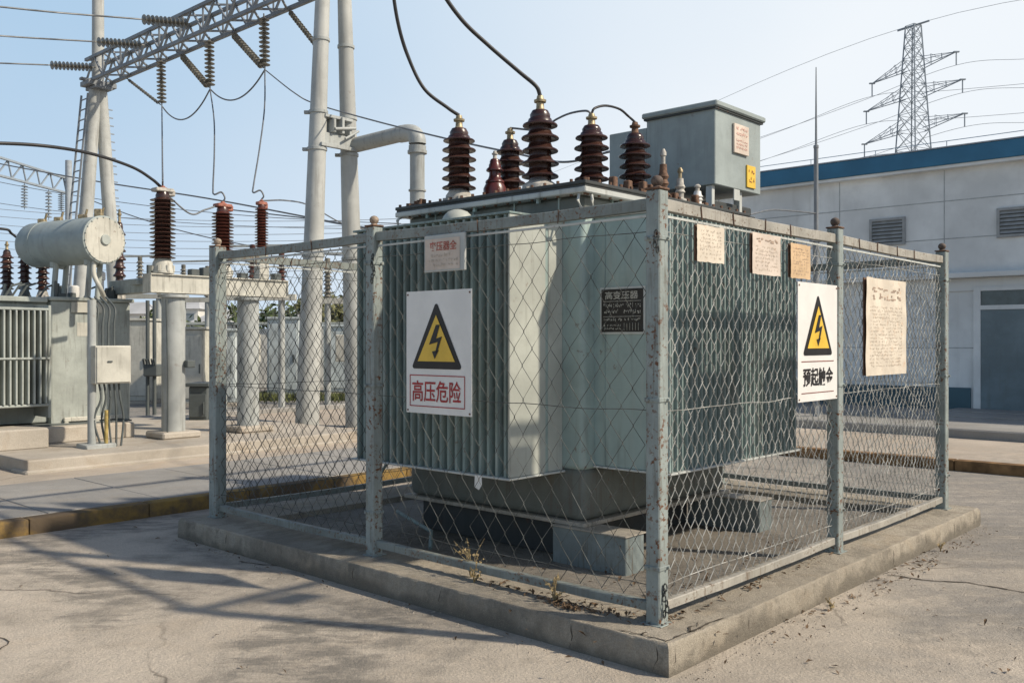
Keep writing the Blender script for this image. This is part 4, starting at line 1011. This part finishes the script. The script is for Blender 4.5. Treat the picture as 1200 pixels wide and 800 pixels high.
obj('grass', m, M_grass, kind='stuff', recalc=False, lab='strip of short dry grass in front of the boundary wall', cat='grass')

# far gantry, far lines
fg = thing('line_gantry', 'small faint distant gantry at the left edge above the drum', 'gantry', Matrix.Translation(px(75, 480, 46)))
m = MB(); p, q = px(-60, 190, 40), px(78, 226, 46)
for dz in (0, .9):
    for dy in (0, .6): m.bar(p + Vector((0, dy, dz)), q + Vector((0, dy, dz * .8)), .09)
for i in range(16):
    a, b = p.lerp(q, i / 16), p.lerp(q, (i + 1) / 16)
    if i % 2: a, b = b, a
    m.bar(a, b + Vector((0, .3, .8)), .06)
obj('lattice_beam', m, M_tower, fg)
m = MB(); m.tube([(q.x + .1, 46, .1), (q.x + .1, 46, q.z + 1.6)], .16, 10); obj('pole', m, M_far, fg, smooth=50)
for i, (tt, h) in enumerate(((.58, 32), (.80, 38), (.92, 24))):
    a = p.lerp(q, tt) + Vector((0, .3, -.04)); obj('insulator_string', string_mesh(a, a + Vector((0, 0, -h / 1086 * 43)), .16, 8), M_tower, lab='tiny distant insulator string under the faint gantry, ' + ['left', 'middle', 'right'][i] + ' of three', cat='insulator', group='insulator strings on the distant gantry')
cable('overhead_wire', [px(-40, 182, 36), px(0, 192, 34), px(110, 212, 30), px(240, 232, 27), px(363, 255, 25), px(440, 270, 23.5), px(520, 285, 22)], .022, M_cond, 'long dark overhead wire crossing behind the drum and post insulators', 'wire')
cable('overhead_wire', [px(272, 246, 24), px(360, 256, 22), px(402, 263, 21), px(470, 272, 20)], .016, M_cond, 'overhead wire crossing just above the fence rail behind the big pole', 'wire')
for i, (ya, yb) in enumerate(((252, 262), (262, 270), (272, 277), (281, 285), (290, 294), (299, 303), (243, 256), (309, 312))):
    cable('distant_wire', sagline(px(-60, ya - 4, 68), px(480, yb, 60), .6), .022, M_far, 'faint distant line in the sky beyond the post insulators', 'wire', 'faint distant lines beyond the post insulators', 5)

for i, (a, b) in enumerate((((-40, 205, 50), (470, 262, 38)), ((-40, 232, 55), (470, 268, 44)), ((110, 236, 30), (470, 300, 26)))):
    cable('overhead_wire', sagline(px(*a), px(*b), .5), .016, M_cond, ['thin overhead wire just above the faint gantry', 'thin overhead wire passing behind the drum top', 'thin overhead wire descending behind the post insulators to the fence rail'][i], 'wire')
# lattice tower on the right
TX, TY = 43.3, 100.0
tw = thing('lattice_tower', 'tall steel lattice pylon rising behind the blue-edged roof', 'pylon', Matrix.Translation((TX, TY, 0)))
m = MB()
rot = Matrix.Rotation(math.radians(28), 3, 'Z')
def half(z): return .55 + (35.6 - z) * .052 if z > 12 else 1.78 + (12 - z) * .14
lv = [0, 4, 8, 12, 15, 17.6, 20, 22.2, 24.2, 26, 27.6, 29.2, 30.6, 32, 33.3, 34.5, 35.6]
def cn(i, z): s_ = half(z); return Vector((TX, TY, z)) + rot @ Vector((s_ * (1, 1, -1, -1)[i], s_ * (1, -1, -1, 1)[i], 0))
for z0, z1 in zip(lv, lv[1:]):
    for i in range(4):
        j = (i + 1) % 4
        m.bar(cn(i, z0), cn(i, z1), .11); m.bar(cn(i, z0), cn(j, z1), .05); m.bar(cn(j, z0), cn(i, z1), .05); m.bar(cn(i, z1), cn(j, z1), .05)
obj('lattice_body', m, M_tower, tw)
tips = {}
AXD = Vector((.86, -.51, 0))
for z, L in ((30.9, 4.2), (27.9, 4.8), (24.3, 5.0)):
    for sg in (-1, 1):
        m = MB(); tip = Vector((TX, TY, z + .1)) + AXD * sg * L + Vector((0, 0, 1.1 if sg > 0 else -1.05)); tips[(z, sg)] = tip
        s_ = half(z)
        for w in (-1, 1):
            ro = Vector((TX, TY, z)) + AXD * sg * s_ * .9 + Vector((.51, .86, 0)) * w * s_ * .8
            m.bar(ro, tip, .075); m.bar(ro + Vector((0, 0, 1.1)), tip, .05)
            for t in (.3, .6): m.bar(ro.lerp(tip, t), (ro + Vector((0, 0, 1.3))).lerp(tip, t), .04); m.bar(ro.lerp(tip, t), (ro + Vector((0, 0, 1.3))).lerp(tip, t - .3), .035)
        m.box(tip.x - .3, tip.x + .3, tip.y - .12, tip.y + .12, tip.z - .06, tip.z + .06)
        obj('cross_arm', m, M_tower, tw)
        m = MB(); m.tube([tip, tip + Vector((.0, 0, -1.4))], .07, 6); obj('insulator', m, M_tower, tw)
m = MB(); m.bar(Vector((TX, TY, 35.6)) - AXD * 1.6 + Vector((0, 0, -.3)), Vector((TX, TY, 35.6)) + AXD * 1.6 + Vector((0, 0, .25)), .16); obj('peak_bar', m, M_tower, tw)
LD = Vector((.62, -.78, 0))
for (z, sg), tip in tips.items():
    a = tip + Vector((0, 0, -1.4))
    P = [a + Vector((-60, 110, -2)) * t + Vector((0, 0, -4 * 2.2 * t * (1 - t))) for t in (1, .8, .6, .4, .2, .1, 0)] + [a + Vector((70, -30, 3)) * t + Vector((0, 0, -4 * 1.3 * t * (1 - t))) for t in (.1, .25, .45, .7, 1)]
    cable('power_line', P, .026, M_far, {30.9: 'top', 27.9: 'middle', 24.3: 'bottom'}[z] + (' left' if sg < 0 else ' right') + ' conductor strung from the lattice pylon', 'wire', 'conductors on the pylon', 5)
cable('power_line', [Vector((TX - 60, TY + 110, 30)), Vector((TX - 30, TY + 55, 32.3)), Vector((TX, TY, 35.7)), Vector((TX + 35, TY - 15, 36.5)), Vector((TX + 70, TY - 30, 39))], .025, M_far, 'thin earth wire over the very top of the pylon', 'wire', None, 5)

# ------------------------------------------------------------------ building on the right
BB = 14.8
bl = thing('control_building', 'long pale building with blue roof edge and teal dado on the right', 'building', at(BB, 2, .1))
def bx(name, b0, b1, a0, a1, z0, z1, mat, parent=bl, bev=0):
    m = MB(FR); m.box(b0, b1, a0, a1, z0, z1, bev); return obj(name, m, mat, parent)
wall = bx('wall', BB, BB + 9, -14, 9.6, .1, 4.85, M_wall)
roof = bx('roof', BB - .22, BB + 9.2, -14.2, 9.8, 4.89, 5.21, M_blue, bev=.01)
bx('roof_soffit', BB - .18, BB + 9.1, -14.1, 9.7, 4.83, 4.888, M_wall, roof)
bx('roof_flashing', BB - .235, BB - .1, -14.2, 9.82, 5.212, 5.235, M_far, roof)
m = MB(FR)
for a in [9 - i * 1.4 for i in range(14)]: m.bar((BB + .6, a, 5.2), (BB + .6, a, 5.50), .012)
m.bar((BB + .6, 9.2, 5.50), (BB + .6, -9.6, 5.50), .012); obj('roof_railing', m, M_far, roof)
m = MB(FR)
for z in (4.22, 3.50, 1.42): m.box(BB - .004, BB + .001, -14, 9.59, z, z + .018)
for a in (8.1, 5.3, 3.25, .4, -2.4): m.box(BB - .0045, BB + .001, a, a + .016, .1, 4.82)
obj('panel_joint', m, M_wallgap, wall)
bx('ledge', BB - .22, BB - .006, -14, 9.6, 2.74, 2.84, M_wall, bev=.01)
bx('ledge_band', BB - .03, BB - .0055, -14, 9.6, 2.50, 2.735, M_wall)
bx('dado', BB - .04, BB - .006, -14, 1.26 - 1.3, .1, .68, M_teal); bx('dado', BB - .04, BB - .006, 2.78, 9.6, .1, .68, M_teal)
for a0, a1 in ((4.03, 4.63), (1.45, 2.28), (6.9, 7.5), (-1.2, -.4)):
    f = MB(FR)
    for p in ((a0 - .05, a0, 3.46, 4.0), (a1, a1 + .05, 3.46, 4.0), (a0, a1, 3.46, 3.51), (a0, a1, 3.95, 4.0)): f.box(BB - .05, BB - .007, p[0], p[1], p[2], p[3])
    w = obj('louvre_window', f, M_louvre, bl)
    f = MB(FR); f.box(BB - .010, BB - .0065, a0, a1, 3.51, 3.95); obj('louvre_back', f, M_equipdark, w)
    f = MB(FR)
    for i in range(6):
        z = 3.53 + i * .072; f.face([(BB - .045, a0, z), (BB - .045, a1, z), (BB - .012, a1, z + .055), (BB - .012, a0, z + .055)])
    obj('louvre_blades', f, M_louvre, w)
fr = MB(FR); fr.box(BB - .07, BB - .007, 2.60, 2.72, .26, 2.56); fr.box(BB - .07, BB - .007, .05, .17, .26, 2.56); fr.box(BB - .07, BB - .007, .17, 2.60, 2.14, 2.22); fr.box(BB - .07, BB - .007, .17, 2.60, 2.49, 2.56)
dfr = obj('door_frame', fr, M_wall, bl)
bx('transom', BB - .035, BB - .008, .17, 2.60, 2.22, 2.49, M_glassd, dfr)
for a0, a1 in ((1.392, 2.60), (.17, 1.385)):
    d = bx('door', BB - .05, BB - .008, a0, a1, .27, 2.14, M_door)
    f = MB(FR); f.box(BB - .09, BB - .0505, (a0 + .08 if a0 > 1 else a1 - .12), (a0 + .12 if a0 > 1 else a1 - .08), 1.15, 1.32, .005); obj('handle', f, M_equipdark, d)
bx('door_step', BB - .9, BB - .041, -.4, 3.0, .258, .30, M_slab, bev=.01)
bx('step', BB - 1.9, BB - .901, -8, 3.8, .2, .285, M_slab, bev=.01)
# mast
mt = thing('lightning_mast', 'thin grey lightning mast standing in front of the blue-edged building', 'mast', Matrix.Translation((5.25, 16, .12)))
m = MB(); m.tube([(5.25, 16, .12), (5.25, 16, 3.3)], .055, 12); m.tube([(5.25, 16, 3.3), (5.25, 16, 4.9)], .038, 10); m.tube([(5.25, 16, 4.9), (5.25, 16, 6.28)], [.022, .008], 8); ms = obj('mast_tube', m, M_truss, mt, smooth=40)
m = MB(); m.box(5.15, 5.35, 15.94, 16.06, 3.27, 3.31, .004); m.lathe((5.25, 16, 4.88), [(.04, 0), (.045, .01), (.045, .05), (.03, .06)], 12); m.box(5.19, 5.31, 15.94, 16.06, 2.1, 2.16, .005); pieces('collar', m, M_truss, ms)
cable('wire', [px(862, 256, 11), px(885, 250, 12.5), px(910, 246, 14), px(956, 250, 16)], .012, M_cond, 'thin slack wire from behind the cabinet to the lightning mast', 'wire')

# ------------------------------------------------------------------ litter, weeds
def leaf_pile(spots, name, lab, mat, seed, size):
    r = random.Random(seed); m = MB()
    for (c, sx, sy, n, z) in spots:
        for i in range(n):
            p = FR @ Vector((c[0] + r.gauss(0, sx), c[1] + r.gauss(0, sy), 0)); p.z = z + abs(r.gauss(0, .008)) + .004
            u = Vector((r.gauss(0, 1), r.gauss(0, 1), r.gauss(0, .35))).normalized(); w = u.cross(Vector((0, 0, 1)) + Vector((r.gauss(0, .3), r.gauss(0, .3), 0))).normalized(); L = size * r.uniform(.5, 1.3)
            up = Vector((0, 0, L * r.uniform(.1, .5)))
            m.bm.faces.new([m.bm.verts.new(q) for q in (p + u * L, p + w * L * .4 + up, p - u * L, p - w * L * .4 + up)])
    obj(name, m, mat, kind='stuff', lab=lab, cat='leaf litter', recalc=False)
leaf_pile([((-.08, .52), .03, .10, 70, .15), ((-.03, .25), .04, .08, 16, .15), ((.35, 1.0), .3, .6, 60, .1), ((.5, .3), .5, .2, 50, .1), ((1.5, .35), .8, .15, 50, .1), ((-.02, .75), .04, .3, 60, .15), ((1.0, -.03), .5, .03, 50, .15), ((.08, .02), .05, .05, 20, .15), ((.12, 2.0), .05, .8, 40, .1)], 'leaf_litter', 'dead brown leaves gathered on the plinth along the fence foot', M_litter, 3, .022)
leaf_pile([((1.6, -.36), .9, .06, 70, 0), ((3.2, -.34), .6, .06, 70, 0), ((-.32, 2.5), .04, 1.2, 30, 0), ((-2, 2), 1.5, 1.5, 26, 0), ((1.5, -1.2), 1.5, .6, 40, 0), ((-.6, -.9), .6, .3, 20, 0)], 'leaf_litter', 'dead leaves and crumbs scattered on the yard concrete', M_litter, 4, .018)
r = random.Random(12); m = MB()
for i in range(1500):
    q = r.random()
    if q < .4: p = F(r.uniform(-.2, 4.5), -.225 - abs(r.gauss(0, .1)), 0)
    elif q < .6: p = F(-.245 - abs(r.gauss(0, .08)), r.uniform(-.2, 4.3), 0)
    else: p = F(r.uniform(-3, 5), r.uniform(-2.5, 4) if r.random() < .5 else r.uniform(-2.4, -.3), 0)
    if not (-.25 < (FR.inverted() @ p).x < 4.54 and -.23 < (FR.inverted() @ p).y < 4.33):
        s_ = r.uniform(.002, .009); vs = [m.bm.verts.new(p + Vector((s_ * x * r.uniform(.6, 1.2), s_ * y * r.uniform(.6, 1.2), s_ * .8 * z))) for x, y, z in ((1, 0, 0), (0, 1, 0), (-1, 0, 0), (0, -1, 0), (0, 0, 1))]
        for i_ in range(4): m.bm.faces.new((vs[i_], vs[(i_ + 1) % 4], vs[4]))
obj('pebbles', m, M_pebble, kind='stuff', lab='small crumbs of concrete scattered on the yard', cat='pebbles')
def weed(b, a, z, h, lab, n, seed):
    r = random.Random(seed); m = MB(); o = F(b, a, z)
    for i in range(n):
        t = r.uniform(0, 6.28); sp = r.uniform(.1, .5) * h; hh = h * r.uniform(.4, 1)
        p = [o, o + Vector((math.cos(t) * sp * .3, math.sin(t) * sp * .3, hh * .6)), o + Vector((math.cos(t) * sp, math.sin(t) * sp, hh))]
        m.tube(p, [.003, .0022, .001], 4)
        for k_ in range(6):
            c = p[1].lerp(p[2], r.random()); u = Vector((r.gauss(0, 1), r.gauss(0, 1), r.gauss(0, 1))).normalized() * r.uniform(.008, .022); w = u.orthogonal() * .4
            m.bm.faces.new([m.bm.verts.new(q) for q in (c, c + u * .5 + w, c + u, c + u * .5 - w)])
    obj('dry_weed', m, M_dry, lab=lab, cat='weed', group='dry weeds along the fence foot', recalc=False)
weed(.02, 1.32, .14, .26, 'pale dry weed climbing the mesh left of the skid beam', 9, 1)
weed(-.06, 1.22, .15, .12, 'short dry weed on the plinth edge in front of the climbing weed', 6, 2)
weed(-.05, .62, .15, .16, 'dry twiggy weed beside the heap of dead leaves', 8, 3)
weed(.07, .04, .15, .13, 'tuft of dark dry weed at the foot of the front corner post', 9, 4)
weed(3.3, -.30, .0, .08, 'tiny dry weed on the ground at the right foot of the plinth', 6, 5)
weed(1.3, -.33, .0, .07, 'small green-brown weed by the middle of the plinth right side', 6, 6)

# ------------------------------------------------------------------ light, sky, camera
EL, AZ = math.radians(40), math.radians(106)
w = bpy.data.worlds.new('World'); scene.world = w; w.use_nodes = True
nt = w.node_tree; bg = nt.nodes['Background']
sky = nt.nodes.new('ShaderNodeTexSky'); sky.sky_type = 'NISHITA'; sky.sun_disc = False
sky.sun_elevation = EL; sky.sun_rotation = AZ; sky.air_density = 1.0; sky.dust_density = 1.0; sky.ozone_density = 1.0; sky.altitude = 0
gen = nt.nodes.new('ShaderNodeTexCoord').outputs['Generated']
def vdot(v):
    q = nt.nodes.new('ShaderNodeVectorMath'); q.operation = 'DOT_PRODUCT'; nt.links.new(gen, q.inputs[0]); q.inputs[1].default_value = v; return q.outputs['Value']
def mrange(f, a, b, x, y):
    q = nt.nodes.new('ShaderNodeMapRange'); q.interpolation_type = 'SMOOTHSTEP'
    for i_, v in zip(range(1, 5), (a, b, x, y)): q.inputs[i_].default_value = v
    nt.links.new(f, q.inputs[0]); return q.outputs[0]
def wmath(op, a, b):
    q = nt.nodes.new('ShaderNodeMath'); q.operation = op; q.use_clamp = True; nt.links.new(a, q.inputs[0]); nt.links.new(b, q.inputs[1]); return q.outputs[0]
def wmix(f, a, b):
    q = nt.nodes.new('ShaderNodeMix'); q.data_type = 'RGBA'
    for v_, i_ in ((f, 0), (a, 6), (b, 7)):
        if hasattr(v_, 'links'): nt.links.new(v_, q.inputs[i_])
        else: q.inputs[i_].default_value = (*v_, 1)
    return q.outputs[2]
east = mrange(vdot((.97, .24, 0)), -.26, .74, 0, 1)            # haze is whiter toward the sun's side
low = mrange(vdot((0, 0, 1)), .36, .02, .0, .34)                 # ... and toward the horizon
wisps = nt.nodes.new('ShaderNodeTexNoise'); wisps.inputs['Scale'].default_value = 1.6; wisps.inputs['Detail'].default_value = 5; nt.links.new(gen, wisps.inputs['Vector'])
t_ = wmath('ADD', wmath('ADD', east, low), mrange(wisps.outputs['Fac'], .4, .7, 0, .10))
haze = wmix(t_, (3.7, 5.45, 7.35), (8.0, 8.45, 8.9))
band = wmath('MULTIPLY', mrange(vdot((0, 0, 1)), .62, .34, 0, 1), mrange(vdot((.35, .94, 0)), -.5, .35, .62, 1))   # bright haze kept low and ahead, dimmed overhead and behind to cut ambient light
hm = nt.nodes.new('ShaderNodeMix'); hm.data_type = 'RGBA'
nt.links.new(band, hm.inputs[0]); nt.links.new(sky.outputs[0], hm.inputs[6]); nt.links.new(haze, hm.inputs[7])
nt.links.new(hm.outputs[2], bg.inputs[0]); bg.inputs[1].default_value = .11
su = bpy.data.lights.new('sun', 'SUN'); su.energy = 4.7; su.angle = math.radians(1.6); su.color = (1, .885, .72)
so = bpy.data.objects.new('sun', su); C.objects.link(so)
sd = Vector((math.sin(AZ) * math.cos(EL), math.cos(AZ) * math.cos(EL), math.sin(EL)))
so.rotation_euler = (-sd).to_track_quat('-Z', 'Y').to_euler(); so.location = (10, -5, 20)
cam = bpy.data.cameras.new('camera'); cam.sensor_width = 36; cam.lens = 1086 / 1200 * 36; cam.clip_end = 3000; cam.clip_start = .05
co = bpy.data.objects.new('camera', cam); C.objects.link(co); co.location = (0, 0, 1.55); co.rotation_euler = (PI / 2, 0, 0)
scene.camera = co
scene.view_settings.view_transform = 'Standard'; scene.view_settings.look = 'None'; scene.view_settings.exposure = 0
